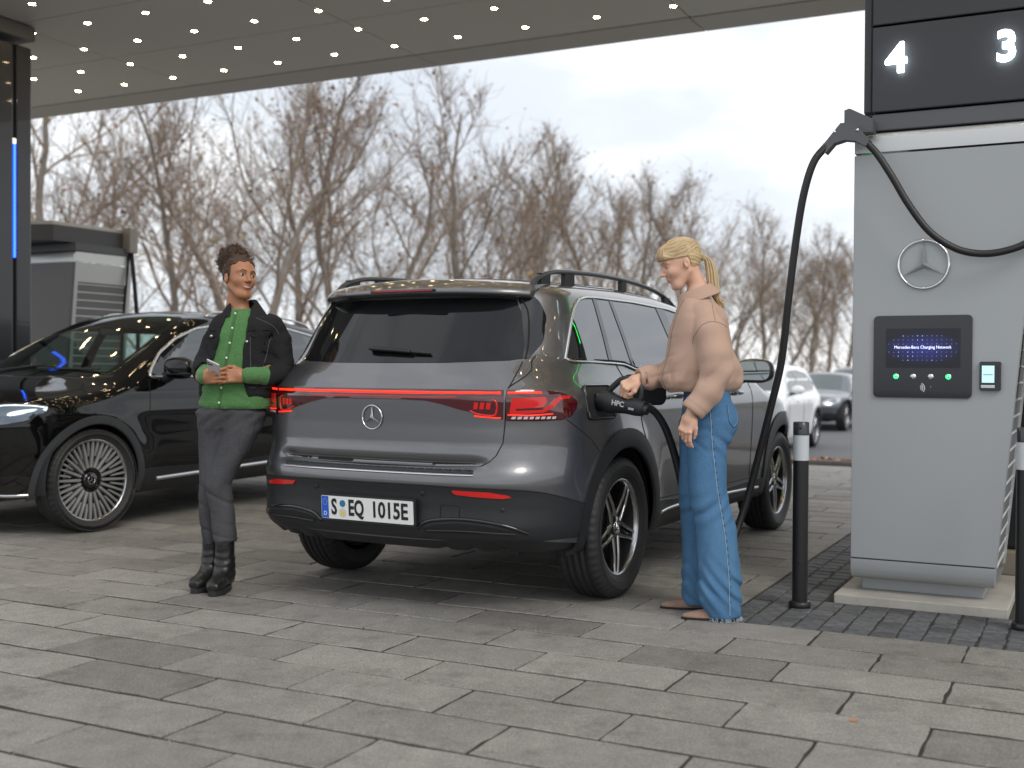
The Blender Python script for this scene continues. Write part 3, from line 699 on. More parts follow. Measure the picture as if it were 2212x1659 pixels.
def wheel(style,parent,x,y,z,side,R_=.352,rim=.238,steer=0,name='wheel'):
    """local axis x; outer face towards side"""
    b=MB()
    b.lathe([(rim-.004,.085),(rim-.012,.06),(rim-.02,-.02),(rim-.025,-.10),(.09,-.10)],48,axis='x')       # barrel
    b.lathe([(.0,-.03),(.14,-.03),(.15,-.035),(.15,-.05)],40,1,axis='x'); 
    w_=b.mesh('wheel'); 
    if side<0: w_.transform(Matrix.Diagonal((-1,1,1,1)))
    wo=link('wheel',w_,parent,[WDARK,BRK]); wo.location=(x,y,z); wo.rotation_euler=(0,0,steer)
    # tyre with grooves and shoulder cuts
    hw=.117; prof=[(rim-.002,.092),(rim+.012,.100),(rim+.035,.108),((rim+R_)/2,.1165),(R_-.038,.113),(R_-.018,.104),(R_-.008,.092),(R_-.003,.078)]
    g=[.052,.018,-.018,-.052]
    for c in g: prof+=[(R_-.001,c+.0075),(R_-.0095,c+.0055),(R_-.0095,c-.0055),(R_-.001,c-.0075)]
    prof+=[(R_-.003,-.078),(R_-.008,-.092),(R_-.018,-.104),(R_-.038,-.113),((rim+R_)/2,-.1165),(rim+.012,-.10),(rim-.002,-.092)]
    n=216; V=[];m=len(prof)
    for k in range(n):
        a=2*math.pi*k/n; cut=(k%4==0)
        for i,(r,h) in enumerate(prof):
            rr=r
            if cut and (5<=i<=7 or m-8<=i<=m-5): rr=r-.006
            if (k%4==2) and 8<=i<m-8 and ((i-8)//4)%2==1: rr-=.0015
            # raised sidewall ring
            V.append((h,rr*math.cos(a),rr*math.sin(a)))
    F=[]
    for k in range(n):
        k2=(k+1)%n
        for i in range(m-1): F.append((k*m+i,k*m+i+1,k2*m+i+1,k2*m+i))
    t=MB().add(V,F,0,True); t.lathe([(rim+.030,.1085),(rim+.032,.1105),(rim+.036,.1100)],64,axis='x'); t.lathe([(rim+.06,.1155),(rim+.062,.1172),(rim+.066,.1165)],64,axis='x')
    t=t.mesh('tyre')
    if side<0: t.transform(Matrix.Diagonal((-1,1,1,1)))
    link('tyre',t,wo,M_['rubber'])
    s=MB()
    s.lathe([(rim-.014,.070),(rim-.011,.086),(rim-.006,.094),(rim+.003,.094),(rim+.005,.088)],64,1,axis='x')
    if style=='star':
        for k in range(5):
            c=-math.pi/2+2*math.pi*k/5
            for sg in (-1,1):
                bars(s,.056,rim-.012,c+sg*R(33),c+sg*R(4.6),.024,.013,.072,.078,.026,1)
            bars(s,.05,rim-.03,c,c,.030,.012,.050,.060,.02,0)
        s.lathe([(0,.070),(.050,.070),(.060,.062),(.062,.03)],32,0,axis='x')
    elif style=='multi':
        for k in range(20):
            c=2*math.pi*k/20
            bars(s,.085,rim-.012,c+R(2),c+R(2.2),.021,.015,.070,.080,.025,2)
            bars(s,.165,rim-.012,c+R(11),c+R(11),.014,.015,.068,.080,.02,2)
            bars(s,.05,.09,c+R(2),c+R(2),.014,.012,.05,.066,.02,0)
        s.lathe([(0,.070),(.046,.070),(.058,.060),(.060,.03)],32,0,axis='x')
    else:
        for k in range(5):
            c=-math.pi/2+2*math.pi*k/5
            for sg in (-1,1): bars(s,.05,rim-.012,c+sg*R(12),c+sg*R(9),.028,.020,.07,.078,.03,1)
        s.lathe([(0,.070),(.046,.070),(.058,.060),(.060,.03)],20,0,axis='x')
    r_=s.mesh('rim')
    if side<0: r_.transform(Matrix.Diagonal((-1,1,1,1)))
    ro=link('rim',r_,wo,[PIANO,MACH,mat('spoke_silver',(.36,.36,.355),.42,metal=.5)])
    if style!='plain':
        mt=Matrix.Translation((side*.0705,0,0))@Matrix.Rotation(side*math.pi/2,4,'Y')@Matrix.Rotation(math.pi/2*side,4,'Z')
        star_emblem(wo,mt,.030,M_['chrome'],name='hub_emblem')
    return wo
def wheel_well(sh,t,yc,side):
    b=MB(); r0=sh.wr_cut+.004
    prof=[(r0,.885 if side>0 else -.885),(r0,.60*side),(.15,.58*side)]
    V=[];n=28;m=len(prof)
    for k in range(n+1):
        a=R(-12)+R(204)*k/n
        for r,h in prof: V.append((h if abs(h)<.88 else side*(.87),yc+r*math.cos(a),max(sh.cr+r*math.sin(a),.28)))
    F=[(k*m+i,k*m+i+1,(k+1)*m+i+1,(k+1)*m+i) for k in range(n) for i in range(m-1)]
    b.add(V,F,0,True); return b.build('wheel_arch_liner',M_['dark'],t)
def arch_ring(sh,t,yc,side,ri,ro,mt,rt=None,z0=.27,sq=.0):
    po=[];pi_=[]
    for k in range(33):
        a=R(-14)+R(208)*k/32; c,s_=math.cos(a),math.sin(a)
        e=1+sq*(abs(math.sin(2*a)))**2*(1 if s_>0 else 0); ro_=ro+ (rt-ro)*max(0,s_)**2 if rt else ro
        po.append((yc+ro_*e*c,max(sh.cr+ro_*e*s_,z0))); pi_.append((yc+ri*c,max(sh.cr+ri*s_,z0)))
    o=shell(sh,'arch_cladding',sh.side(side),po+pi_[::-1],mt,t,off=.010,th=.022,h=.035)
    cord(sh,'arch_lip',sh.side(side),pi_,.010,mt,t,off=.0,raw=True,sides=6)
    return o
# ---------------------------------------------------------------- GREY SUV
def paint(name,col,metal,rough,coat=1,fl=.15,spec=.5):
    m=mat(name,col,rough,metal,spec=spec,coat=coat,coatr=.02); nt=m.node_tree; b=nt.nodes['Principled BSDF']; L=nt.links.new
    tc=N(nt,'ShaderNodeTexCoord'); v=N(nt,'ShaderNodeTexVoronoi'); v.inputs['Scale'].default_value=900; L(tc.outputs['Object'],v.inputs['Vector'])
    bp=N(nt,'ShaderNodeBump'); bp.inputs['Strength'].default_value=fl; bp.inputs['Distance'].default_value=.0006; L(v.outputs['Distance'],bp.inputs['Height']); L(bp.outputs[0],b.inputs['Normal'])
    # light road film
    n=N(nt,'ShaderNodeTexNoise'); n.inputs['Scale'].default_value=2.5; n.inputs['Detail'].default_value=7; L(tc.outputs['Object'],n.inputs['Vector'])
    r=N(nt,'ShaderNodeMapRange'); r.inputs[1].default_value=.4; r.inputs[2].default_value=.7; r.inputs[3].default_value=.015; r.inputs[4].default_value=.07; L(n.outputs['Fac'],r.inputs[0]); L(r.outputs[0],b.inputs['Coat Roughness'])
    return m
GREY=paint('mountain_grey_paint',(.155,.155,.162),.8,.30)
GLASS=mat('privacy_glass',(.010,.012,.014),.03,ior=3.2)
SEAM=mat('panel_gap',(.003,.003,.003),.8)
REDG=mat('lamp_red_glass',(.06,.001,.003),.05,coat=1,spec=.6)
REDL=mat('lamp_red_light',(.5,.01,.005),.25,em=(1,.03,.01),ems=1.25)
REDM=mat('lamp_red_inner',(.45,.008,.008),.12,em=(1,.01,.008),ems=.10,coat=.5)
REFL=mat('reflector_red',(.55,.008,.006),.2,em=(1,.01,.005),ems=.03,coat=.6)
WHL=mat('lamp_clear',(.55,.5,.5),.1,coat=1)
eq=Shape(
 S=Tab([(.2,.83),(.3,.865),(.4,.885),(.5,.893),(.65,.898),(.8,.902),(.93,.902),(1.0,.893),(1.06,.868),(1.10,.838),(1.165,.805),(1.3,.762),(1.5,.690),(1.55,.655),(1.62,.58),(1.8,.45)],.018),
 plan=Tab([(-1.2,.20),(-.9,.125),(-.7,.065),(-.5,.025),(-.2,0),(2.9,0),(3.2,.04),(3.5,.14),(3.8,.3)],.08),
 rear=Tab([(.2,-.78),(.30,-.84),(.36,-.885),(.42,-.905),(.50,-.90),(.57,-.905),(.61,-.915),(.645,-.912),(.668,-.905),(.690,-.893),(.72,-.882),(.78,-.868),(.88,-.866),(.985,-.868),(1.035,-.868),(1.045,-.855),(1.10,-.825),(1.15,-.79),(1.17,-.775),(1.45,-.565),(1.475,-.548),(1.50,-.535),(1.54,-.52),(1.6,-.48),(1.8,-.3)],.007),
 bow=Tab([(0,0),(.3,.008),(.45,.03),(.6,.075),(.7,.125),(.8,.215),(.9,.37),(1.1,.8)],.05),
 front=Tab([(.2,3.40),(.5,3.52),(.8,3.50),(1.0,3.42),(1.8,3.3)],.05), fbow=Tab([(0,0),(.4,.05),(.7,.2),(.9,.45),(1.1,.9)],.05),
 ledge=.028,top=Tab([(-1.2,1.44),(-.64,1.540),(-.3,1.588),(0,1.607),(.5,1.622),(1.0,1.612),(1.4,1.57),(1.65,1.50),(2.45,1.115),(2.6,1.085),(3.1,1.01),(3.4,.90),(3.6,.7),(4,.4)],.05))
eq.wr_cut=.415
EQO=(-.2329,6.1302); EQH=.49896
suv=empty('suv',(EQO[0],EQO[1],0),-EQH,'dark grey SUV seen from behind with red light bar and silver star','car')
me=body_mesh(eq,dz=.011).mesh('body'); weld(me); link('body',me,suv,GREY)
MB().box((-.55,-.55,.275),(.55,3.25,.52),bev=.04).build('underbody',M_['dark'],suv)
Wm=eq.wrap(); SR=eq.side(1); SL=eq.side(-1); TP=eq.topm()
def sxz(x,z): return (eq.rx(x,z),z) if abs(x)<.74 else None
def sp_(x,y,z): return (eq.rs(x,y),z)
def mir(p): return [(-a,b) for a,b in reversed(p)]
def symp(right): return [(-a,b) for a,b in reversed(right)]+right   # right half listed top? caller orders
# dark lower bumper wrap
topR=[sxz(0,.606),sxz(.3,.606),sxz(.5,.601),sxz(.70,.594),sp_(.80,-.70,.580),sp_(.855,-.60,.555),sp_(.885,-.50,.528),sp_(.893,-.435,.512)]
lowR=[sp_(.885,-.42,.40),sp_(.875,-.40,.30),sp_(.84,-.55,.285),sp_(.75,-.68,.287),sxz(.5,.287),sxz(0,.287)]
poly=topR+lowR+mir(lowR[:-1])+mir(topR)[:-1]
def bump_post(P,Nn,U):
    # lower edge rolls under, diffuser ribs
    P=P.copy(); z=P[:,2]; x=np.abs(P[:,0])
    rib=np.zeros(len(P))
    for c in (.36,.50,.64): rib+=np.exp(-((x-c)/.022)**2)
    P-=Nn*(.014*rib*sstep(.36,.32,z)*(z<.385))[:,None]
    P-=Nn*(.03*sstep(.385,.29,z))[:,None]
    # scoop at the corner
    return P
shell(eq,'rear_bumper',Wm,poly,M_['clad'],suv,off=.006,th=.02,h=.014,post=bump_post)
cord(eq,'bumper_seam',Wm,[(-a,b) for a,b in reversed(topR[1:])]+topR,.0035,SEAM,suv,off=.004,sides=5)
# diffuser wings: gloss black arcs with dark recess
for sg in (1,-1):
    arc=[(.27,.412),(.31,.438),(.37,.452),(.46,.459),(.55,.455),(.64,.441),(.705,.421),(.745,.400)]
    A=[(sg*eq.rx(x,z),z) for x,z in arc]
    rec=[(.30,.412),(.36,.432),(.46,.441),(.55,.437),(.63,.424),(.70,.404),(.55,.400),(.42,.399),(.33,.398)]
    shell(eq,'diffuser_recess',Wm,[(sg*eq.rx(x,z),z) for x,z in (rec if sg>0 else rec[::-1])],SEAM,suv,off=.008,th=.006)
    cord(eq,'diffuser_trim',Wm,A,.009,M_['black'],suv,off=.007,sides=8)
    cord(eq,'diffuser_blade',Wm,[(sg*eq.rx(x,z),z) for x,z in ((.32,.405),(.5,.409),(.70,.399))],.005,M_['clad'],suv,off=.010)
    # corner scoop
    sc_=[(.715,.56),(.775,.520),(.800,.47),(.795,.435),(.77,.425),(.735,.428),(.715,.434)]
    # reflector
    rf=[(.440,.590),(.60,.585),(.675,.572),(.690,.562),(.655,.556),(.53,.564),(.455,.572)]
    rf=[(sg*eq.rx(x,z),z) for x,z in rf]; shell(eq,'reflector',Wm,rounded(rf if sg>0 else rf[::-1],.006,2),REFL,suv,off=.012,th=.008)
# parking sensors
for x,z in ((-.30,.570),(.30,.570),(.655,.505),(-.655,.505)):
    u=eq.rx(x,z); P=Wm(np.array([[u,z]])); n_=eq.nrm(P)[0]
    me=MB().lathe([(0,.004),(.0085,.004),(.011,.0015),(.013,0.002)],16).mesh('parking_sensor'); q=Vector(n_).to_track_quat('Z','Y').to_matrix().to_4x4(); me.transform(Matrix.Translation(Vector(P[0]+n_*.006))@q); link('parking_sensor',me,suv,M_['dark'])
# tow cover outline
tw=[(eq.rx(x,z),z) for x,z in ((.385,.455),(.385,.515),(.395,.522),(.465,.520),(.473,.512),(.473,.455))]
cord(eq,'tow_cover_outline',Wm,tw,.0016,SEAM,suv,off=.0065,raw=True,sides=4)
# tailgate panel
tgr=[(0,1.148),(.33,1.151),(.648,1.168),(.652,1.10),(.648,1.03),(.645,.88),(.638,.80),(.615,.745),(.585,.714),(.545,.694),(.3,.688),(0,.688)]
T=[(eq.rx(x,z),z) for x,z in tgr]
shell(eq,'tailgate_gap',Wm,[(a*1.008,b) for a,b in T[1:-1]]+[(T[-1][0],.684)]+[(-a*1.008,b) for a,b in reversed(T[1:-1])]+[T[0]],SEAM,suv,off=.0005,th=.002,h=.02)
shell(eq,'tailgate',Wm,T[:-1]+[(0,.688)]+[(-a,b) for a,b in reversed(T[1:-1])],GREY,suv,off=.0035,th=.004,h=.012)
# load sill step
st=[(eq.rx(x,.672),.672) for x in (-.53,-.3,0,.3,.53)]
b=MB()
for i in range(23):
    x=-.50+i*1.0/22; P=Wm(np.array([[eq.rx(x,.672),.672]]))[0]
    b.box((x-.018,P[1]-.001,.672),(x+.018,P[1]+.03,.6815),bev=.002)
b.build('sill_ribs',M_['clad'],suv)
cord(eq,'sill_pad',Wm,st,.014,M_['clad'],suv,off=-.004,flat=.6); cord(eq,'sill_chrome',Wm,[(a,.6555) for a,_ in st],.0042,M_['chrome'],suv,off=.003)
# light bar + lamps
bar=[(0,1.037),(.35,1.037),(.64,1.036),(.642,.97),(.640,.906),(.56,.925),(.45,.950),(.37,.972),(.29,.987),(.15,.991),(0,.991)]
Bp=[(eq.rx(x,z),z) for x,z in bar]
shell(eq,'light_bar',Wm,Bp[:-1]+[(0,.991)]+[(-a,b) for a,b in reversed(Bp[1:-1])],REDG,suv,off=.0065,th=.005,h=.02)
cord(eq,'light_strip',Wm,[(eq.rx(x,1.024),1.024) for x in np.linspace(-.63,.63,15)],.0065,REDL,suv,off=.0045,flat=.7,raw=True)
cord(eq,'light_line',Wm,[(eq.rx(x,1.005),1.005) for x in np.linspace(-.38,.44,10)],.003,REDM,suv,off=.006,flat=.7,raw=True)
for sg in (1,-1):
    Q=lambda L_:[(sg*u,z) for u,z in (L_ if sg>0 else L_[::-1])]
    # inner lamp graphics
    s=lambda x,z:(eq.rx(x,z),z)
    cord(eq,'light_loop',Wm,Q([s(.50,.945),s(.535,.930),s(.600,.924),s(.614,.945),s(.612,.985),s(.595,.995)]),.0045,REDM,suv,off=.007)
    cord(eq,'light_line',Wm,Q([s(.52,.921),s(.60,.915),s(.632,.914)]),.003,REDL,suv,off=.0065)
    for k in range(3):
        x0=.515+.027*k; shell(eq,'light_block',Wm,Q([s(x0,.952),s(x0+.018,.952),s(x0+.022,.982),s(x0+.004,.982)]),REDM,suv,off=.009,th=.003)
    # outer lamp
    ol=[sp_(.655,-.75,1.0365),sp_(.74,-.70,1.0355),sp_(.80,-.645,1.033),sp_(.845,-.585,1.024),sp_(.875,-.53,1.006),sp_(.889,-.502,.985),sp_(.888,-.508,.955),sp_(.875,-.54,.922),sp_(.85,-.59,.906),sp_(.78,-.68,.902),sp_(.655,-.75,.903)]
    x65=eq.rx(.652,.97); ol[0]=(x65,1.0365); ol[-1]=(x65,.903)
    shell(eq,'tail_light_seam',Wm,Q([(a+(.004 if i>0 else -.006),b+(.003 if b>.97 else -.003)) for i,(a,b) in enumerate(ol)]),M_['chrome'] if False else SEAM,suv,off=.002,th=.003)
    tl=shell(eq,'tail_light',Wm,Q(ol),REDG,suv,off=.008,th=.008,h=.02)
    L0,L1=ol[0][0],ol[5][0]; U_=lambda t,z:(L0+(L1-L0)*t,z)
    shell(eq,'lamp_block',Wm,Q(rounded([U_(.09,.955),U_(.10,1.003),U_(.50,1.008),U_(.52,.99),U_(.47,.962)],.012,3)),REDM,suv,off=.0095,th=.003)
    shell(eq,'lamp_hook',Wm,Q([U_(.07,1.004),U_(.04,.935),U_(.10,.930),U_(.47,.938),U_(.62,.962),U_(.72,.995),U_(.86,1.0),U_(.88,1.010),U_(.74,1.012),U_(.63,1.0),U_(.56,.975),U_(.45,.950),U_(.12,.946),U_(.11,1.004)]),REDM,suv,off=.0098,th=.003)
    cord(eq,'lamp_line',Wm,Q([U_(.02,.928),U_(.3,.926),U_(.60,.932)]),.0028,REDL,suv,off=.0095)
    cord(eq,'lamp_line_top',Wm,Q([U_(.02,1.024),U_(.3,1.026),U_(.45,1.025)]),.005,REDL,suv,off=.007,flat=.7)
    for k in range(8):
        shell(eq,'reverse_cell',Wm,Q([U_(.06+.075*k,.909),U_(.11+.075*k,.909),U_(.125+.075*k,.920),U_(.075+.075*k,.920)]),WHL,suv,off=.0105,th=.003)
# star
P=Wm(np.array([[0,.893]]))[0]; n_=eq.nrm(P[None])[0]
star_emblem(suv,Matrix.Translation((0,P[1]-.008,.905))@Matrix.Rotation(math.pi/2+.03,4,'X'),.0585,M_['chrome'])
# plate
pt=empty('x') if False else None
yp=Wm(np.array([[0,.48]]))[0][1]-.018
pm_=MB().prism(rrect(-.268,-.063,.268,.063,.008),-.012,0,fr=lambda x,y,z:(x,z,y)).build('number_plate',M_['clad'],suv); pm_.location=(.012,yp,.4805); pm_.rotation_euler=(R(4),0,0)
PW_=mat('plate_white',(.72,.73,.72),.35,noise=(8,.15,(.6,.61,.6))); PK=mat('plate_black',(.01,.01,.01),.4); PB_=mat('plate_blue',(.01,.10,.50),.35)
pf=lambda x,y,z:(x,z,y)
MB().prism(rrect(-.2585,-.0535,.2585,.0535,.006),-.0145,-.0125,fr=pf).build('plate_face',PW_,pm_)
MB().prism([(-.2565,-.0515),(-.216,-.0515),(-.216,.0515),(-.2565,.0515)],-.0152,-.0147,fr=pf).build('country_band',PB_,pm_)
b=MB()
for k in range(12):
    a=2*math.pi*k/12; cx,cy=-.236+.012*math.cos(a),.024+.0135*math.sin(a)
    b.prism([(cx+.0021*math.cos(q)*(1 if i%2 else .45),cy+.0021*math.sin(q)*(1 if i%2 else .45)) for i,q in enumerate(np.linspace(0,2*math.pi,11)[:-1])],-.0158,-.0155,fr=pf)
b.build('country_stars',mat('plate_yellow',(.7,.55,.05),.5),pm_)
MX=lambda x,z:Matrix.Translation((x,-.0155,z))@Matrix.Rotation(math.pi/2,4,'X')
text_obj('country_letter','D',.028,.0004,PW_,pm_,MX(-.236,-.031))
text_obj('plate_lettering','S',.103,.0005,PK,pm_,MX(-.184,.0),sx=.70,off=.003)
text_obj('plate_lettering','EQ',.103,.0005,PK,pm_,MX(-.058,.0),sx=.66,off=.0032)
text_obj('plate_lettering','1015E',.103,.0005,PK,pm_,MX(.128,.0),sx=.80,off=.0025)
for z,r_,m1 in ((.021,.0165,mat('sticker_blue',(.02,.16,.30),.4)),(-.022,.0205,mat('sticker_silver',(.55,.55,.52),.35))):
    MB().prism([(-.135+r_*math.cos(2*math.pi*k/20),z+r_*math.sin(2*math.pi*k/20)) for k in range(20)],-.0155,-.0149,fr=pf).build('sticker',m1,pm_)
MB().prism([(-.143,-.034),(-.127,-.034),(-.125,-.022),(-.129,-.013),(-.141,-.013),(-.145,-.022)],-.0162,-.0157,fr=pf).build('sticker_crest',MATS['plate_yellow'],pm_)
# rear glass + trims + spoiler
gl=[(0,1.158),(.33,1.160),(.60,1.172),(.645,1.180),(.628,1.25),(.575,1.40),(.535,1.462),(.45,1.470),(0,1.472)]
Gp=[(eq.rx(x,z),z) for x,z in gl]
shell(eq,'rear_window',Wm,Gp[:-1]+[(0,1.472)]+[(-a,b) for a,b in reversed(Gp[1:-1])],mat('rear_privacy_glass',(.006,.007,.008),.03,ior=1.42),suv,off=.002,th=.006,h=.03)
for sg in (1,-1):
    a=[Gp[3],(Gp[3][0]+.022,1.180),(Gp[3][0]+.050,1.205),(Gp[4][0]+.088,1.26),(Gp[5][0]+.120,1.38),(Gp[6][0]+.115,1.455),(Gp[6][0]+.08,1.490),(Gp[6][0]+.01,1.478),Gp[5],Gp[4]]
    a=[(sg*u,z) for u,z in (a if sg>0 else a[::-1])]
    shell(eq,'pillar_blade',Wm,rounded(a,.02,3),M_['black'],suv,off=.003,th=.006,h=.03)
    e=[(Gp[3][0]+.012,1.182),(Gp[4][0]+.02,1.26),(Gp[5][0]+.03,1.40),(Gp[6][0]+.02,1.475)]
    cord(eq,'window_edge',Wm,[(sg*u,z) for u,z in e],.004,SEAM,suv,off=.003)
# roof spoiler swept across the rear edge
V=[];nx=41
for i in range(nx):
    x=-.60+1.2*i/(nx-1); xx=abs(x); k=1-max(0,(xx-.46)/.14)**2*.55
    g=eq.root(np.array([[x,.2,1.478]]),np.array([[0,-1.,0]]),0,2.)[0]; zt=1.478
    yr=g[1]; tip=yr-.085*k
    P2=TP(np.array([[x,yr+.16]]))[0]
    drop=.014*(xx/.6)**2
    ring=[(x,yr+.012,zt-.004),(x,yr-.03*k,zt+.006-drop),(x,tip+.004,zt+.014-drop),(x,tip-.001,zt+.024-drop),(x,tip+.004,zt+.036-drop),(x,tip+.025,zt+.052-drop),(x,yr,P2[2]-.016+.004),(x,yr+.08,P2[2]-.001),(x,yr+.16,P2[2]+.002)]
    V+=ring
m=9
b=MB().add(V,[(i*m+k,(i+1)*m+k,(i+1)*m+k+1,i*m+k+1) for i in range(nx-1) for k in range(m-1)],0,True)
for i in (0,nx-1): b.add(V[i*m:(i+1)*m],[tuple(range(m))])
b.build('roof_spoiler',GREY,suv)
yt=V[(nx//2)*m+4][1]; zt=V[(nx//2)*m+3][2]
MB().box((-.185,yt-.006,zt-.002),(.185,yt+.02,zt+.011),bev=.003).build('brake_light_recess',SEAM,suv)
MB().box((-.175,yt-.0085,zt),(.175,yt+.01,zt+.009),bev=.002).build('brake_light',mat('brake_red',(.25,.006,.008),.2,coat=.5),suv)
# wiper
P0=Wm(np.array([[eq.rx(-.10,1.215),1.215]]))[0]; P1=Wm(np.array([[eq.rx(.14,1.200),1.200]]))[0]; P2=Wm(np.array([[eq.rx(.245,1.195),1.195]]))[0]
nn=eq.nrm(P0[None])[0]
w_=MB().tube([P0+nn*.02,P0+nn*.022+(P1-P0)*.15,P0*.4+P1*.6+nn*.022,P1+nn*.018],[.012,.016,.014,.011],8,flat=.7); w_.tube([P1+nn*.018,P2+nn*.014],.005,6); w_.tube([P0+nn*.008,P2+nn*.008],.004,4)
w_.build('rear_wiper',M_['clad'],suv)
# side glass
for sg,SM in ((1,SR),(-1,SL)):
    dlo=[(-.405,1.178),(-.35,1.168),(.06,1.163),(.20,1.158),(.33,1.130),(.42,1.118),(1.95,1.108),(2.10,1.12),(1.85,1.27),(1.60,1.395),(1.40,1.458),(1.1,1.487),(.6,1.500),(.1,1.498),(-.03,1.492),(-.13,1.474),(-.20,1.435),(-.26,1.375)]
    dr=rounded(dlo,.03,3)
    if sg<0: dr=dr[::-1]
    shell(eq,'side_window',SM,dr,GLASS,suv,off=.001,th=.005,h=.04)
    cord(eq,'window_trim',SM,rounded(dlo,.03,3)+[dlo[0]],.0075,M_['satin'],suv,off=.004,flat=.8,raw=True)
    cord(eq,'window_seal',SM,[(a,b+.012) for a,b in dlo[1:7]],.006,SEAM,suv,off=.004,raw=True)
    for (p0,p1,wd) in (((.083,1.493),(.045,1.17),.022),((.285,1.50),(.325,1.140),.020),((.98,1.49),(1.09,1.115),.060)):
        q=[(p0[0]-wd,p0[1]),(p0[0]+wd,p0[1]),(p1[0]+wd,p1[1]),(p1[0]-wd,p1[1])]
        if sg<0: q=q[::-1]
        shell(eq,'window_pillar',SM,q,M_['black'],suv,off=.004,th=.006,h=.05)
    # seams
    for pth in ([(.10,1.155),(.12,1.09),(.19,.96),(.235,.82),(.30,.74)],[(1.10,1.10),(1.12,.9),(1.12,.6),(1.10,.44)],[(2.12,1.09),(2.15,.95),(2.13,.6),(2.12,.44)],[(.40,.46),(.6,.445),(2.0,.425),(2.2,.43)]):
        cord(eq,'door_gap',SM,pth,.0028,SEAM,suv,off=.0)
    cord(eq,'fender_gap',SM,[(-.545,.905),(-.47,.86),(-.36,.80),(-.30,.745)],.0022,SEAM,suv,off=.0)
    for yh in (.75,1.75):
        P=SM(np.array([[yh-.10,.985],[yh,.99],[yh+.10,.985]])); n_=eq.nrm(P); MB().tube([P[0]+n_[0]*.005,P[0]+n_[0]*.03,P[1]+n_[1]*.036,P[2]+n_[2]*.03,P[2]+n_[2]*.005],.011,8).build('door_handle',GREY,suv)
    # sills
    sill=[(.42,.262),(2.42,.262),(2.42,.41),(1.3,.395),(.45,.44),(.41,.40)]
    if sg<0: sill=sill[::-1]
    shell(eq,'sill_cladding',SM,sill,M_['clad'],suv,off=.010,th=.02,h=.05)
    cord(eq,'sill_trim',SM,[(.50,.375),(.8,.385),(1.5,.375),(2.3,.352)],.010,M_['satin'],suv,off=.014,flat=.6)
    for yc in (0,eq.wb):
        arch_ring(eq,suv,yc,sg,.405,.462,M_['clad'],rt=.492,sq=.02); wheel_well(eq,suv,yc,sg)
        wheel('star',suv,sg*.79,yc,.352,sg)
    # roof rail
    ry=[(-.40,.0),(-.33,.030),(-.22,.052),(-.05,.063),(.4,.064),(.9,.060),(1.3,.055),(1.52,.035),(1.62,.0)]
    U=np.array([(sg*(.575),y) for y,_ in ry]); P=TP(U); P[:,2]+=np.array([h for _,h in ry])
    MB().tube(smooth_path(P,5),.017,8,flat=.75).build('roof_rail',mat('rail_grey',(.06,.062,.068),.35,metal=.4),suv)
    for yy,l in ((-.25,.10),(.02,.11),(.72,.07),(1.40,.10)):
        Pb=TP(np.array([[sg*.575,yy]]))[0]; MB().box((Pb[0]-.012,yy-l/2,Pb[2]-.02),(Pb[0]+.012,yy+l/2,Pb[2]+.052)).build('rail_foot',M_['dark'],suv)
    # mirror
    b=MB(); bm=bmesh.new(); bmesh.ops.create_uvsphere(bm,u_segments=24,v_segments=16,radius=1)
    for v in bm.verts:
        x,y,z=v.co; e=.72
        f_=lambda q:math.copysign(abs(q)**e,q)
        v.co=Vector((f_(x)*.125,f_(y)*.06 if y>0 else f_(y)*.035,f_(z)*.078))
    b.bm(bm,0,True); mo=b.build('mirror_housing',GREY,suv); mo.location=(sg*1.0,1.86,1.130)
    b=MB(); b.prism(rrect(-.105,-.058,.105,.058,.045,6),-.038,-.033,fr=lambda x,y,z:(x,z,y)); b.build('mirror_glass',mat('mirror_glass',(.55,.6,.6),.03,1),mo)
    MB().tube([(-sg*.06,.0,-.05),(-sg*.14,.02,-.075),(-sg*.20,.03,-.06)],.025,8).build('mirror_arm',M_['dark'],mo)
# roof: panoramic glass
rg=[(-.50,-.15),(.50,-.15),(.50,1.25),(-.50,1.25)]
shell(eq,'roof_glass',TP,rounded(rg,.05,3),M_['black'],suv,off=.002,th=.005,h=.08)
for sg in (1,-1): cord(eq,'roof_gap',TP,[(sg*.60,-.45),(sg*.605,0),(sg*.61,.8),(sg*.60,1.4)],.003,SEAM,suv,off=0)
cord(eq,'tailgate_top_gap',TP,[(-.60,-.40),(-.3,-.46),(0,-.48),(.3,-.46),(.60,-.40)],.003,SEAM,suv,off=0)
for sg in (1,-1): cord(eq,'tailgate_side_gap',Wm,[(sg*(Gp[3][0]+.058),1.195),(sg*(Gp[3][0]+.036),1.168),(sg*(Gp[3][0]+.02),1.12),(sg*(x65+.002),1.045)],.0028,SEAM,suv,off=.001)
# windscreen and bonnet lines at the far end
ws=[(-.60,2.40),(.60,2.40),(.50,1.62),(-.50,1.62)]
shell(eq,'windscreen',TP,ws,GLASS,suv,off=.002,th=.005,h=.08)
# charging flap and socket on the right rear wing
soc=rounded([(-.40,.90),(-.12,.90),(-.12,1.055),(-.40,1.055)],.035,4)
shell(eq,'charge_port',SR,soc,M_['dark'],suv,off=.003,th=.004)
cord(eq,'port_rim',SR,soc+[soc[0]],.006,M_['black'],suv,off=.004,raw=True)
fl_=MB().prism(rrect(0,-.075,.22,.075,.035,5),-.012,0,fr=lambda x,y,z:(x,z,y)).build('charge_flap',M_['clad'],suv); fl_.location=(.925,-.09,1.035); fl_.rotation_euler=(0,0,R(38))
MB().prism(rrect(.012,-.063,.208,.063,.03,5),-.022,-.013,fr=lambda x,y,z:(x,z,y)).build('flap_liner',M_['clad'],fl_)
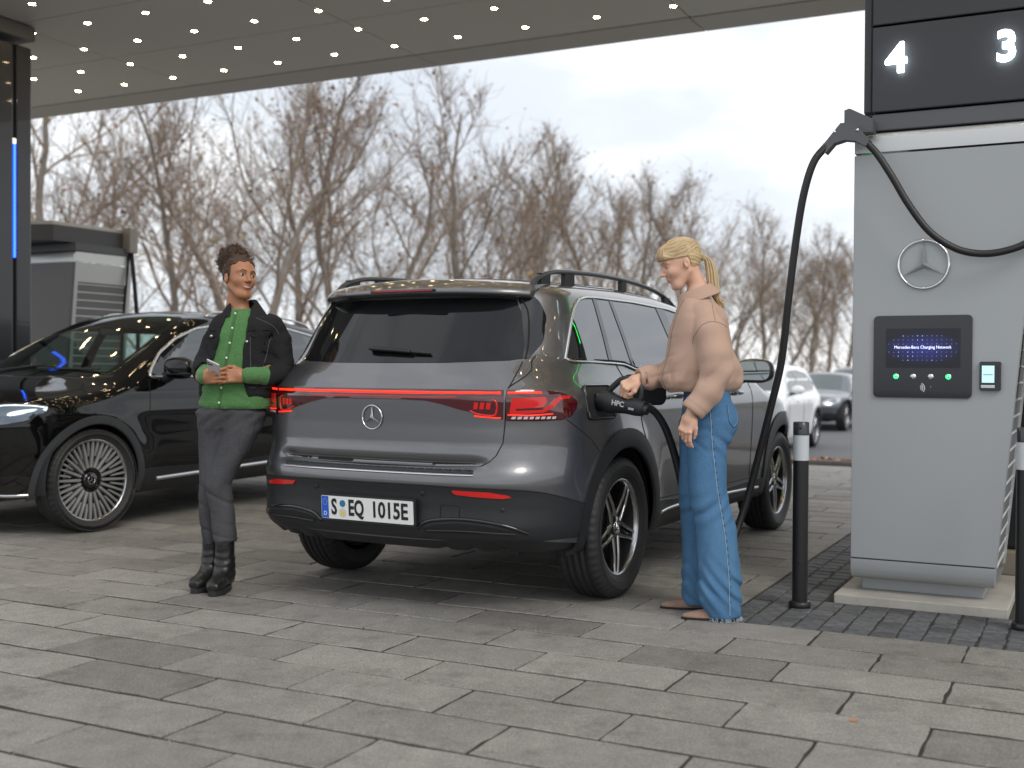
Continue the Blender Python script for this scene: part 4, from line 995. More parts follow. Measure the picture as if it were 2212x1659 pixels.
# ---------------------------------------------------------------- BLACK SUV (nose towards the camera, left side seen)
def tint_glass(io=1.6):
    m=bpy.data.materials.new('tinted_glass'); m.use_nodes=True; nt=m.node_tree; b=nt.nodes['Principled BSDF']; L=nt.links.new
    out=nt.nodes['Material Output']; tr=N(nt,'ShaderNodeBsdfTransparent'); tr.inputs['Color'].default_value=(.66,.80,.75,1)
    gl=N(nt,'ShaderNodeBsdfGlossy'); gl.inputs['Roughness'].default_value=.02; fr=N(nt,'ShaderNodeFresnel'); fr.inputs['IOR'].default_value=1.6
    mx=N(nt,'ShaderNodeMixShader'); ge=N(nt,'ShaderNodeNewGeometry'); mr=N(nt,'ShaderNodeMapRange'); mr.inputs[3].default_value=io; mr.inputs[4].default_value=1/io; L(ge.outputs['Backfacing'],mr.inputs[0]); L(mr.outputs[0],fr.inputs['IOR']); L(fr.outputs[0],mx.inputs[0]); L(tr.outputs[0],mx.inputs[1]); L(gl.outputs[0],mx.inputs[2]); L(mx.outputs[0],out.inputs['Surface']); return m
TINT=tint_glass()
TINS=tint_glass(2.6); TINS.name='side_glass'
BLKP=paint('obsidian_black_paint',(.003,.003,.0035),0,.4,fl=.05,spec=.0)
Sbase=[(.2,.83),(.3,.872),(.4,.892),(.5,.898),(.65,.900),(.8,.906),(.90,.902),(.97,.888),(1.02,.862),(1.06,.838),(1.12,.805),(1.3,.74),(1.48,.645),(1.52,.61),(1.6,.52),(1.8,.40)]
def mk(top,front,rear,S=Sbase,wb=2.729,bot=.22,plan=None,yr=(-1.0,3.7)):
    s=Shape(S=Tab(S,.018),plan=Tab(plan or [(-1.2,.22),(-.8,.10),(-.4,.02),(0,0),(2.6,0),(2.9,.02),(3.1,.06),(3.3,.13),(3.5,.24),(3.8,.4)],.07),
      rear=Tab(rear,.02),bow=Tab([(0,0),(.4,.03),(.6,.08),(.75,.17),(.9,.38),(1.1,.8)],.05),
      front=Tab(front,.02),fbow=Tab([(0,0),(.3,.03),(.5,.09),(.7,.22),(.85,.42),(1.1,.8)],.05),top=Tab(top,.05),bot=bot,wb=wb,yr=yr,crown=.12,kc=.10,axf=wb-.25)
    s.wr_cut=.405; return s
ea=mk(top=[(-1.0,1.20),(-.75,1.38),(-.5,1.47),(-.2,1.52),(.3,1.585),(.9,1.605),(1.2,1.595),(1.45,1.56),(1.7,1.455),(2.0,1.30),(2.35,1.135),(2.5,1.075),(2.7,1.035),(3.0,.99),(3.2,.95),(3.35,.90),(3.5,.80),(3.6,.6),(4,.4)],
  front=[(.2,3.36),(.3,3.45),(.4,3.49),(.6,3.53),(.75,3.54),(.85,3.50),(.95,3.40),(1.8,3.2)],
  rear=[(.2,-.75),(.4,-.88),(.6,-.9),(.9,-.87),(1.1,-.80),(1.4,-.55),(1.5,-.5),(1.8,-.3)])
def bc_del(c):
    x,y,z=np.abs(c[:,0]),c[:,1],c[:,2]
    ws=(y>1.56)&(y<2.36)&(z>1.09)&(x<.66-.10*(z-1.09)/.4-.05)&(z>ea.top(y)-.13*x*x-.05)
    sw=(x>.5)&(z>1.09)&(z<1.43)&(y>.1)&(y<1.95-(z-1.09)*1.25)
    return ws|sw
bc=empty('suv',(-2.4491,10.7126,0),-R(206),'glossy black SUV at left with multi-spoke wheel, nose towards the left','car')
me=body_mesh(ea,dz=.0125,delf=bc_del).mesh('body'); weld(me); link('body',me,bc,BLKP)
MB().box((-.55,-.5,.24),(.55,3.1,.5),bev=.04).build('underbody',M_['dark'],bc)
# interior
INT=mat('interior_black',(.018,.018,.02),.7)
MB().box((-.70,-.3,.5),(.70,2.2,.62)).build('cabin_floor',INT,bc)
b=MB()
for x in (-.36,.36):
    b.box((x-.24,.95,.6),(x+.24,1.45,.78),bev=.05)
    pr=[(.93,.72),(1.05,.72),(.92,1.14),(.82,1.12)]; b.prism(pr,x-.23,x+.23,fr=lambda p,q,r:(r,p,q)); b.box((x-.10,.82,1.15),(x+.10,.89,1.29),bev=.03)
b.box((-.6,-.2,.6),(.6,.25,1.12),bev=.06); b.box((-.68,2.0,.62),(.68,2.34,1.04),bev=.05)
b.build('seats_and_dash',INT,bc)
MB().tube([(-.36+.18*math.cos(a),1.80+.05*math.sin(a),1.0+.17*math.sin(a)) for a in np.linspace(0,2*math.pi,25)],.014,8,cap=False).build('steering_wheel',INT,bc)
MB().box((-.10,1.68,1.385),(.10,1.72,1.43),bev=.01).build('inside_mirror',INT,bc)
T2=ea.topm(); WF=ea.wrap(True)
fx=lambda x,z:(ea.fx(x,z),z)
ws=[(-.60,2.44),(0,2.60),(.60,2.44),(.655,2.33),(.59,1.85),(.525,1.47),(.48,1.44),(0,1.36),(-.48,1.44),(-.525,1.47),(-.59,1.85),(-.655,2.33)]
shell(ea,'windscreen',T2,rounded(ws,.04,3),TINT,bc,off=.004,th=.004,h=.07)
fr_=rounded(ws,.04,3)
cord(ea,'windscreen_frame',T2,fr_+[fr_[0]],.012,M_['black'],bc,off=-.004,raw=True,flat=.6)
# roof strip above the windscreen is dark glass
shell(ea,'roof_glass',T2,rounded([(-.48,.0),(.48,.0),(.50,1.33),(-.50,1.33)],.05,3),M_['black'],bc,off=.002,th=.004,h=.08)
cord(ea,'cowl',T2,[(-.70,2.38),(-.5,2.50),(0,2.62),(.5,2.50),(.70,2.38)],.018,M_['dark'],bc,off=-.006,flat=.5)
for x0,x1 in ((-.55,-.02),(-.02,.50)):
    P=T2(np.array([[x0,2.36],[x1,2.44]])); Nn=ea.nrm(P); MB().tube(P+Nn*.02,.008,6).build('wiper',M_['dark'],bc)
for sg in (1,-1):
    SM=ea.side(sg)
    dlo=[(-.28,1.30),(-.15,1.19),(.35,1.115),(.9,1.075),(1.6,1.06),(2.17,1.055),(2.12,1.12),(1.98,1.23),(1.75,1.35),(1.5,1.432),(1.25,1.465),(.8,1.483),(.3,1.470),(-.05,1.415),(-.22,1.36)]
    dr=rounded(dlo,.04,3); dr=dr if sg>0 else dr[::-1]
    shell(ea,'side_window',SM,dr,TINS,bc,off=.002,th=.004,h=.06)
    cl=rounded(dlo,.04,3); cord(ea,'window_chrome',SM,cl+[cl[0]],.011,M_['satin'],bc,off=.005,flat=.7,raw=True)
    for (p0,p1,wd) in (((.42,1.475),(.47,1.115),.02),((1.12,1.47),(1.22,1.075),.05)):
        q=[(p0[0]-wd,p0[1]),(p0[0]+wd,p0[1]),(p1[0]+wd,p1[1]),(p1[0]-wd,p1[1])]; q=q if sg>0 else q[::-1]
        shell(ea,'window_pillar',SM,q,M_['black'],bc,off=.006,th=.012,h=.05)
    tri_=[(2.17,1.056),(2.13,1.11),(1.98,1.22),(1.90,1.06)]; shell(ea,'mirror_base',SM,tri_ if sg>0 else tri_[::-1],M_['black'],bc,off=.007,th=.01,h=.05)
    for pth in ([(2.19,1.04),(2.22,.92),(2.235,.7),(2.24,.42)],[(1.16,1.04),(1.19,.9),(1.19,.6),(1.17,.42)],[(.40,1.06),(.40,.85),(.44,.75)]): cord(ea,'door_gap',SM,pth,.003,SEAM,bc,off=0)
    sill=[(.42,.235),(2.32,.235),(2.30,.40),(2.2,.40),(1.3,.385),(.45,.42),(.41,.38)]
    shell(ea,'sill_cladding',SM,sill if sg>0 else sill[::-1],M_['clad'],bc,off=.010,th=.02,h=.05)
    cord(ea,'sill_trim',SM,[(.55,.357),(.95,.347),(1.6,.333),(2.15,.320)],.017,M_['satin'],bc,off=.010,flat=.6)
    for yh in (.7,1.55):
        P=SM(np.array([[yh-.10,.93],[yh,.935],[yh+.10,.93]])); n_=ea.nrm(P); MB().tube([P[0]+n_[0]*.005,P[0]+n_[0]*.03,P[1]+n_[1]*.034,P[2]+n_[2]*.03,P[2]+n_[2]*.005],.011,8).build('door_handle',BLKP,bc)
    for yc in (0,ea.wb):
        arch_ring(ea,bc,yc,sg,.395,.438,mat('arch_grey_plastic',(.04,.043,.047),.45),rt=.447,z0=.24); wheel_well(ea,bc,yc,sg)
        wheel('multi',bc,sg*.792,yc,.355,sg,R_=.355,rim=.278,steer=(R(-7) if yc>0 else 0))
    b=MB(); bm=bmesh.new(); bmesh.ops.create_uvsphere(bm,u_segments=24,v_segments=16,radius=1)
    f_=lambda q,e=.72:math.copysign(abs(q)**e,q)
    for v in bm.verts: x,y,z=v.co; v.co=Vector((f_(x)*.125,f_(y)*(.07 if y>0 else .035),f_(z)*.082))
    b.bm(bm,0,True); mo=b.build('mirror_housing',BLKP,bc); mo.location=(sg*1.0,2.03,1.125)
    MB().box((-.115,-.03,-.052),(.115,.066,-.032),bev=.008).build('mirror_trim',M_['dark'],mo)
    MB().prism(rrect(-.105,-.03,.105,.062,.03,6),-.038,-.033,fr=lambda x,y,z:(x,z,y)).build('mirror_glass',MATS['mirror_glass'],mo)
    MB().tube([(-sg*.05,.0,-.05),(-sg*.12,.0,-.085),(-sg*.19,.0,-.085)],.03,8).build('mirror_arm',M_['dark'],mo)
    U=np.array([(sg*.56,y) for y in (-.15,-.05,.3,.9,1.15,1.25)]); P=T2(U); P[:,2]+=np.array([0,.03,.035,.035,.03,0]); MB().tube(smooth_path(P,4),.013,8,flat=.7).build('roof_rail',M_['satin'],bc)
    # headlight
    hl=[(ea.rs(sg*x,y,True),z) for x,y,z in ((.60,3.42,.86),(.70,3.34,.885),(.79,3.2,.885),(.835,3.08,.865),(.83,3.10,.83),(.78,3.22,.775),(.70,3.34,.752),(.58,3.44,.752))]
    hl=hl if sg>0 else hl[::-1]
    shell(ea,'headlight',WF,rounded(hl,.02,3),mat('headlamp_glass',(.10,.13,.16),.05,metal=.6,coat=1),bc,off=.008,th=.008,h=.03)
    cord(ea,'daylight_strip',WF,[(ea.rs(sg*x,y,True),z) for x,y,z in ((.60,3.42,.847),(.70,3.34,.868),(.79,3.2,.868),(.82,3.10,.858))],.006,mat('drl_white',(.8,.8,.8),.3,em=(.8,.9,1),ems=.7),bc,off=.009,flat=.6)
    cord(ea,'bonnet_gap',T2,[(sg*.72,2.42),(sg*.715,2.8),(sg*.66,3.15)],.003,SEAM,bc,off=0)
# grille, lower bumper
gr=[(ea.fx(x,z),z) for x,z in ((-.48,.82),(.48,.82),(.52,.70),(.42,.56),(-.42,.56),(-.52,.70))]
shell(ea,'grille',WF,rounded(gr,.03,3),M_['black'],bc,off=.006,th=.01,h=.04)
star_emblem(bc,Matrix.Translation((0,3.552,.70))@Matrix.Rotation(math.pi,4,'Z')@Matrix.Rotation(math.pi/2,4,'X'),.085,M_['chrome'])
lo=[(ea.rs(x,y,True),z) for x,y,z in ((-.80,3.14,.27),(-.86,3.02,.36),(-.74,3.26,.42),(-.6,3.38,.40),(-.5,3.43,.30),(0,3.46,.30),(.5,3.43,.30),(.6,3.38,.40),(.74,3.26,.42),(.86,3.02,.36),(.80,3.14,.27),(.5,3.38,.235),(0,3.42,.235),(-.5,3.38,.235))]
shell(ea,'lower_bumper',WF,lo,M_['black'],bc,off=.006,th=.01,h=.05)
for sg in (1,-1):
    cord(ea,'bumper_blade',WF,[(ea.rs(sg*x,y,True),z) for x,y,z in ((.55,3.42,.30),(.68,3.33,.285),(.78,3.2,.285))],.012,M_['chrome'],bc,off=.008,flat=.5)
# ---------------------------------------------------------------- far parked cars
def far_car(name,loc,deg,pm,label,kind,wb=2.8,group='cars parked beyond the kerb'):
    if kind=='suv':
        sh=mk(top=[(-1.0,1.20),(-.8,1.36),(-.5,1.50),(0,1.58),(.8,1.60),(1.3,1.58),(1.6,1.50),(2.2,1.20),(2.45,1.08),(3.0,1.01),(3.3,.93),(3.5,.80),(4,.5)],
          front=[(.2,3.4),(.4,3.5),(.8,3.54),(1.0,3.4),(1.8,3.2)],rear=[(.2,-.78),(.5,-.92),(.9,-.92),(1.1,-.86),(1.4,-.5),(1.8,-.1)],wb=wb,yr=(-1.05,3.75))
    else:
        k=.895; S=[(z if z<.5 else .5+(z-.5)*.86,w) for z,w in Sbase]
        sh=mk(top=[(-1.1,1.0),(-.7,1.03),(-.4,1.09),(.1,1.32),(.6,1.41),(1.1,1.425),(1.4,1.39),(1.8,1.21),(2.3,.98),(2.7,.93),(3.2,.86),(3.45,.74),(3.6,.6),(4,.4)],
          front=[(.2,3.4),(.35,3.5),(.6,3.56),(.8,3.48),(1.0,3.3),(1.8,3.1)],rear=[(.2,-.9),(.5,-1.0),(.9,-1.0),(1.1,-.9),(1.8,-.6)],S=S,wb=wb,bot=.20,yr=(-1.15,3.75))
    t=empty(name,loc,-R(deg),label,'car',group)
    me=body_mesh(sh,dz=.04,dy=.06,dx=.07).mesh('body'); weld(me,.002); link('body',me,t,pm)
    zb=1.03 if kind=='suv' else .93; zt=1.45 if kind=='suv' else 1.29
    TPm=sh.topm(); G2=mat('far_glass',(.05,.065,.065),.05,ior=2.0)
    y1,y0=(2.35,1.58) if kind=='suv' else (2.22,1.42)
    shell(sh,'windscreen',TPm,rounded([(-.62,y1-.03),(0,y1+.1),(.62,y1-.03),(.50,y0),(-.50,y0)],.05,2),G2,t,off=.004,th=.004,h=.12)
    for sg in (1,-1):
        SM=sh.side(sg); d=[(-.2,zb+.17),(0,zb+.07),(.8,zb+.04),(y1-.25,zb+.02),(y0+.30,zt-.16),(y0-.1,zt-.01),(.8,zt+.01),(.2,zt-.05)]
        shell(sh,'side_window',SM,rounded(d if sg>0 else d[::-1],.05,2),G2,t,off=.003,th=.004,h=.12)
        cord(sh,'window_chrome',SM,rounded(d,.05,2)+[rounded(d,.05,2)[0]],.012,M_['satin'],t,off=.004,raw=True,sides=4)
        for p in ([(1.12,zb+.03),(1.05,zt)],): 
            q=[(p[0][0]-.04,p[0][1]),(p[0][0]+.04,p[0][1]),(p[1][0]+.04,p[1][1]),(p[1][0]-.04,p[1][1])]; shell(sh,'window_pillar',SM,q if sg>0 else q[::-1],M_['black'],t,off=.006,th=.008,h=.1)
        for pth in ([(2.2,zb),(2.25,.45)],[(1.13,zb),(1.13,.4)]): cord(sh,'door_gap',SM,pth,.005,SEAM,t,off=0,sides=4)
        for yh in (.7,1.6):
            P=SM(np.array([[yh-.1,zb-.12],[yh+.1,zb-.12]])); MB().tube(P+np.array([sg*.02,0,0]),.012,6).build('door_handle',pm,t)
        for yc in (0,sh.wb):
            arch_ring(sh,t,yc,sg,.39,.43,M_['clad'] if kind=='suv' else M_['dark'],z0=.24); wheel_well(sh,t,yc,sg); wheel('plain',t,sg*.78,yc,.345,sg,R_=.345,rim=.245)
        mo=MB(); bm=bmesh.new(); bmesh.ops.create_uvsphere(bm,u_segments=12,v_segments=8,radius=1)
        for v in bm.verts: v.co=Vector((v.co.x*.12,v.co.y*.07,v.co.z*.08))
        mo.bm(bm,0,True); q=mo.build('mirror_housing',pm,t); q.location=(sg*.99,y1-.35,zb+.09); MB().tube([(0,0,-.05),(-sg*.14,.02,-.08)],.03,6).build('mirror_arm',M_['dark'],q)
        h=[(sh.rs(sg*x,y,True),z) for x,y,z in ((.42,3.5,.70),(.60,3.42,.76),(.76,3.2,.80),(.80,3.1,.79),(.76,3.2,.70),(.6,3.42,.64),(.45,3.5,.64))]
        shell(sh,'headlight',sh.wrap(True),h if sg>0 else h[::-1],mat('far_headlamp',(.55,.57,.6),.1,metal=.5,coat=1),t,off=.01,th=.01,h=.08)
        h=[(sh.rs(sg*x,y,True),z) for x,y,z in ((.42,3.5,.30),(.44,3.5,.44),(.62,3.40,.46),(.74,3.26,.40),(.70,3.3,.30))]
        shell(sh,'bumper_inlet',sh.wrap(True),h if sg>0 else h[::-1],M_['dark'],t,off=.008,th=.01,h=.08)
    g=[(sh.fx(x,z),z) for x,z in ((-.38,.74),(.38,.74),(.40,.60),(.30,.50),(-.30,.50),(-.40,.60))]
    shell(sh,'grille',sh.wrap(True),g,M_['dark'],t,off=.01,th=.012,h=.08)
    star_emblem(t,Matrix.Translation((0,sh.front(.62)+.02,.62))@Matrix.Rotation(math.pi,4,'Z')@Matrix.Rotation(math.pi/2,4,'X'),.08,M_['chrome'])
    shell(sh,'lower_bumper',sh.wrap(True),[(sh.fx(x,z),z) for x,z in ((-.36,.40),(.36,.40),(.40,.27),(-.40,.27))],M_['dark'],t,off=.006,th=.01,h=.08)
    b=MB().box((-.26,0,-.055),(.26,.012,.055)); q=b.build('number_plate',PW_,t); q.location=(0,sh.front(.45)+.02,.47)
    MB().box((-.5,-.5,.22),(.5,3.1,.5)).build('underbody',M_['dark'],t)
    return t
WHT=paint('polar_white_paint',(.80,.81,.82),0,.3); SIL=paint('selenite_silver_paint',(.11,.125,.145),.6,.35); DKG=paint('dark_far_paint',(.05,.055,.06),.4,.35)
far_car('suv',(5.02,22.37,-.33),206.8,WHT,'white SUV parked beyond the paved area, half hidden by the grey SUV','suv')
far_car('sedan',(8.61,30.8,-.33),206.8,SIL,'silver blue sedan parked behind the white SUV','sedan',wb=2.85)
far_car('suv',(11.6,38.0,-.33),206.8,DKG,'dark car in the second row behind the silver sedan','suv')
far_car('suv',(14.2,42.0,-.33),206.8,WHT,'pale car roof just left of the charger, farthest row','suv')
# ================================================================ PEOPLE (implicit surfaces meshed with surface nets)
def snets(F,lo,hi,h):
    lo=np.array(lo,float);hi=np.array(hi,float); n=np.ceil((hi-lo)/h).astype(int)+1
    ax=[lo[i]+h*np.arange(n[i]) for i in range(3)]
    G=np.stack(np.meshgrid(*ax,indexing='ij'),-1).reshape(-1,3); V=F(G).reshape(n)
    S=V<0; c=S[:-1,:-1,:-1].astype(int)
    for dx,dy,dz in ((1,0,0),(0,1,0),(1,1,0),(0,0,1),(1,0,1),(0,1,1),(1,1,1)): c=c+S[dx:n[0]-1+dx,dy:n[1]-1+dy,dz:n[2]-1+dz]
    act=(c>0)&(c<8); I=np.argwhere(act); idx=-np.ones(act.shape,int); idx[act]=np.arange(len(I))
    acc=np.zeros((len(I),3));cnt=np.zeros(len(I))
    cor=[(0,0,0),(1,0,0),(0,1,0),(1,1,0),(0,0,1),(1,0,1),(0,1,1),(1,1,1)]
    for a in range(8):
        for b_ in range(a+1,8):
            A=np.array(cor[a]);B=np.array(cor[b_])
            if abs(A-B).sum()!=1: continue
            va=V[tuple((I+A).T)];vb=V[tuple((I+B).T)]; m=(va<0)!=(vb<0); t=np.where(m,va/(va-vb+1e-12),0)
            acc+=m[:,None]*(A+(B-A)*t[:,None]); cnt+=m
    P=lo+h*(I+acc/cnt[:,None]); Fc=[]
    for d in range(3):
        e=np.zeros(3,int); e[d]=1; u=np.zeros(3,int);u[(d+1)%3]=1; v=np.zeros(3,int);v[(d+2)%3]=1
        sl0=[slice(None)]*3; sl1=[slice(None)]*3; sl0[d]=slice(0,-1); sl1[d]=slice(1,None)
        ch=S[tuple(sl0)]!=S[tuple(sl1)]; J=np.argwhere(ch); J=J[(J[:,(d+1)%3]>0)&(J[:,(d+2)%3]>0)]
        J=J[(J[:,(d+1)%3]<n[(d+1)%3]-1)&(J[:,(d+2)%3]<n[(d+2)%3]-1)]
        q=np.stack([idx[tuple((J-u-v).T)],idx[tuple((J-v).T)],idx[tuple(J.T)],idx[tuple((J-u).T)]],1)
        fl=S[tuple(J.T)]; q=np.where(fl[:,None],q,q[:,::-1]); Fc.append(q[(q>=0).all(1)])
    return P,np.vstack(Fc)
def smn(a,b,k): h=np.maximum(k-np.abs(a-b),0)/k; return np.minimum(a,b)-h*h*k*.25
def cap(P,a,b,ra,rb=None):
    rb=ra if rb is None else rb; a=np.array(a,float);b=np.array(b,float);d=b-a; t=np.clip(((P-a)@d)/(d@d+1e-12),0,1)
    return np.linalg.norm(P-a-t[:,None]*d,axis=1)-(ra+(rb-ra)*t)
def ell(P,c,r,rot=None):
    q=P-np.array(c,float)
    if rot is not None: q=q@rot
    r=np.array(r,float); k0=np.linalg.norm(q/r,axis=1);k1=np.linalg.norm(q/(r*r),axis=1); return k0*(k0-1)/(k1+1e-9)
def rbox(P,c,hs,r,rot=None):
    q=P-np.array(c,float)
    if rot is not None: q=q@rot
    q=np.abs(q)-np.array(hs,float)+r; return np.linalg.norm(np.maximum(q,0),axis=1)+np.minimum(q.max(1),0)-r
def chain(P,pts,rr,k=.02):
    d=None
    for i in range(len(pts)-1):
        c=cap(P,pts[i],pts[i+1],rr[i],rr[i+1]); d=c if d is None else smn(d,c,k)
    return d
def stack(P,rows,z0,z1,pw=2.3):
    """rows: (z,cx,cy,rx,ry) cross sections"""
    r=np.array(rows,float); r=r[np.argsort(r[:,0])]; z=P[:,2]; g=np.linspace(r[0,0],r[-1,0],200)
    def I(c):
        v=np.interp(g,r[:,0],r[:,c]); k=np.ones(7)/7; v=np.convolve(np.pad(v,3,mode='edge'),k,'valid'); return np.interp(z,g,v)
    cx,cy,rx,ry=I(1),I(2),I(3),I(4)
    q=(np.abs((P[:,0]-cx)/rx)**pw+np.abs((P[:,1]-cy)/ry)**pw)**(1/pw); d=(q-1)*np.minimum(rx,ry)
    e=np.maximum(z0-z,z-z1); return smaxv(d,e,.012)
def smaxv(a,b,k): h=np.maximum(k-np.abs(a-b),0)/k; return np.maximum(a,b)+h*h*k*.25
def rotm(rx=0,ry=0,rz=0): return np.array((Matrix.Rotation(rz,3,'Z')@Matrix.Rotation(ry,3,'Y')@Matrix.Rotation(rx,3,'X')))
def vnoise(P,s,seed=0,oct=2):
    o=np.zeros(len(P)); a=1.; r=np.random.RandomState(seed)
    for _ in range(oct):
        for k in range(4):
            d=r.normal(size=3); d/=np.linalg.norm(d); o+=a*np.sin(P@d*s*6.283+r.rand()*6.28+1.7*np.sin(P@r.normal(size=3)*s*2.1+r.rand()*6))/4
        s*=2.1; a*=.5
    return o
def sdf_obj(name,F,lo,hi,h,mt,parent,sm=2,mfun=None,disp=None):
    P,Q=snets(F,lo,hi,h)
    if len(Q)==0: return None
    b=MB(); b.add(P,Q,0,True); me=b.mesh(name)
    bm=bmesh.new(); bm.from_mesh(me)
    for _ in range(sm): bmesh.ops.smooth_vert(bm,verts=bm.verts,factor=.5,use_axis_x=True,use_axis_y=True,use_axis_z=True)
    bmesh.ops.recalc_face_normals(bm,faces=bm.faces); bm.to_mesh(me); bm.free()
    o=link(name,me,parent,mt)
    if mfun is not None:
        c=np.zeros(len(me.polygons)*3); me.polygons.foreach_get('center',c); mi=mfun(c.reshape(-1,3)).astype(int); me.polygons.foreach_set('material_index',mi)
    return o
def join(name,objs,parent=None):
    """merge several pieces into ONE mesh object"""
    ms=[];b=MB()
    for o in objs:
        me=o.data; off=len(ms)
        mp_={}
        for i,m in enumerate(me.materials):
            if m not in ms: ms.append(m)
            mp_[i]=ms.index(m)
        V=np.zeros(len(me.vertices)*3); me.vertices.foreach_get('co',V); V=V.reshape(-1,3); M=np.array(o.matrix_local); V=V@M[:3,:3].T+M[:3,3]
        base=len(b.v); b.v.extend(map(tuple,V))
        for p in me.polygons: b.f.append(tuple(i+base for i in p.vertices)); b.m.append(mp_.get(p.material_index,0)); b.sm.append(p.use_smooth)
    par=parent or objs[0].parent
    for o in objs: bpy.data.objects.remove(o)
    return b.build(name,ms,par)
def onsurf(F,P0,D,t1=.3):
    A=np.array(P0,float);D=np.array(D,float); lo=np.zeros(len(A));hi=np.full(len(A),t1)
    for _ in range(22):
        m=(lo+hi)/2; v=F(A+D*m[:,None])>0; hi=np.where(v,m,hi);lo=np.where(v,lo,m)
    return A+D*hi[:,None]
# ---- head: x forward, y left, z up, origin between the ears ; chin at z=-.115, crown +.115
def headF(smile=0):
    def F(P):
        s=P.copy(); s[:,1]=np.abs(s[:,1])
        d=ell(s,(-.012,0,.035),(.098,.074,.090))
        d=smn(d,ell(s,(.035,0,-.020),(.058,.052,.078)),.035)          # face mass
        d=smn(d,cap(s,(.0655,0,-.096),(.056,.016,-.095),.0175),.028)     # chin
        d=smn(d,cap(s,(.045,.026,-.088),(-.012,.049,-.045),.013),.030) # jaw
        d=smn(d,ell(s,(.056,.036,-.022),(.026,.021,.021)),.022)        # cheek
        d=smn(d,cap(s,(.084,.008,.030),(.070,.044,.030),.010,.008),.018) # brow
        e=ell(s,(.098,.032,.010),(.022,.019,.013)); d=-smn(-d,e,.014)    # socket
        d=smn(d,ell(s,(.070,.031,.008),(.0145,.0155,.0125)),.004)
        d=smn(d,cap(s,(.088,0,.020),(.1075,0,-.020),.0055,.0088),.011)
        d=smn(d,ell(s,(.111,0,-.022),(.009,.0085,.0075)),.006)
        d=smn(d,ell(s,(.100,.011,-.025),(.008,.007,.0065)),.005)
        m=.004*smile
        d=smn(d,cap(s,(.0885,0,-.0495),(.080,.018+m,-.051+m),.0045,.0024),.009)
        d=smn(d,cap(s,(.0860,0,-.0605),(.078,.016+m,-.057+m*.6),.0052,.0026),.009)
        
        # ear
        er=ell(s,(-.012,.075,-.005),(.016,.008,.027),rotm(ry=-.2)); er=np.maximum(er,-ell(s,(-.007,.084,-.003),(.008,.006,.016))); d=smn(d,er,.006)
        # neck
        d=smn(d,cap(s,(-.034,0,-.055),(-.050,0,-.165),.043,.043),.022)
        return d
    return F
def skin(name,c,c2): return mat(name,c,.48,noise=(14,.45,c2),bump=(420,.10,.001),sss=.06)
def finger(P,base,dirs,lens,r,k=.004):
    p=np.array(base,float); d=None
    for i,(dv,l) in enumerate(zip(dirs,lens)):
        dv=np.array(dv,float); q=p+dv/np.linalg.norm(dv)*l; c=cap(P,p,q,r*(1-.07*i),r*(1-.07*(i+1))); d=c if d is None else smn(d,c,.003); p=q
    return d
def handF(wrist,fwd,up,side,curl=(.5,.6,.5),thumb=(.5,.5),sc=1.0,spread=.10,curls=None):
    """fwd = wrist->knuckles, up = back of hand, side=+1 : thumb lies at cross(fwd,up)"""
    f=np.array(fwd,float);f/=np.linalg.norm(f);u=np.array(up,float);u-=f*(u@f);u/=np.linalg.norm(u);s=np.cross(f,u)*side
    w=np.array(wrist,float); M=np.stack([f,s,u],1)
    def F(P):
        Q=(P-w)@M/sc
        d=rbox(Q,(.046,0,0),(.042,.037,.0125),.012); d=smn(d,cap(Q,(-.03,0,0),(.02,0,0),.024,.026),.02)
        d=smn(d,ell(Q,(.03,.026,-.008),(.032,.016,.015)),.012)
        L_=[(.040,.024,.019),(.044,.028,.021),(.041,.026,.020),(.033,.020,.018)]; ys=[.0285,.0095,-.0095,-.0275]; xs=[.084,.089,.085,.077]
        for i in range(4):
            c=curls[i] if curls else curl; a0=c[0]; a1=a0+c[1]; a2=a1+c[2]; sp=(ys[i]/.03)*spread
            dirs=[(math.cos(a),math.sin(sp)*math.cos(a0),-math.sin(a)) for a in (a0,a1,a2)]
            d=smn(d,finger(Q,(xs[i]-.006,ys[i],0),dirs,L_[i],.0092 if i<3 else .0082),.006)
            d=smn(d,np.linalg.norm(Q-np.array([xs[i]-.004,ys[i],.006]),axis=1)-.0082,.006)
        t0=thumb[0];t1=thumb[1]
        d=smn(d,finger(Q,(.022,.030,-.006),[(math.cos(t0),math.sin(t0),-.35),(math.cos(t0-t1),math.sin(t0-t1),-.45),(math.cos(t0-t1*1.8),math.sin(t0-t1*1.8),-.45)],(.034,.028,.022),.0112),.010)
        return d*sc
    return F,w,M
def hand(name,parent,mt,wrist,fwd,up,side,**k):
    F,w,M=handF(wrist,fwd,up,side,**k); c=w+M[:,0]*.07
    return sdf_obj(name,F,c-.125,c+.125,.0026,mt,parent,sm=1)
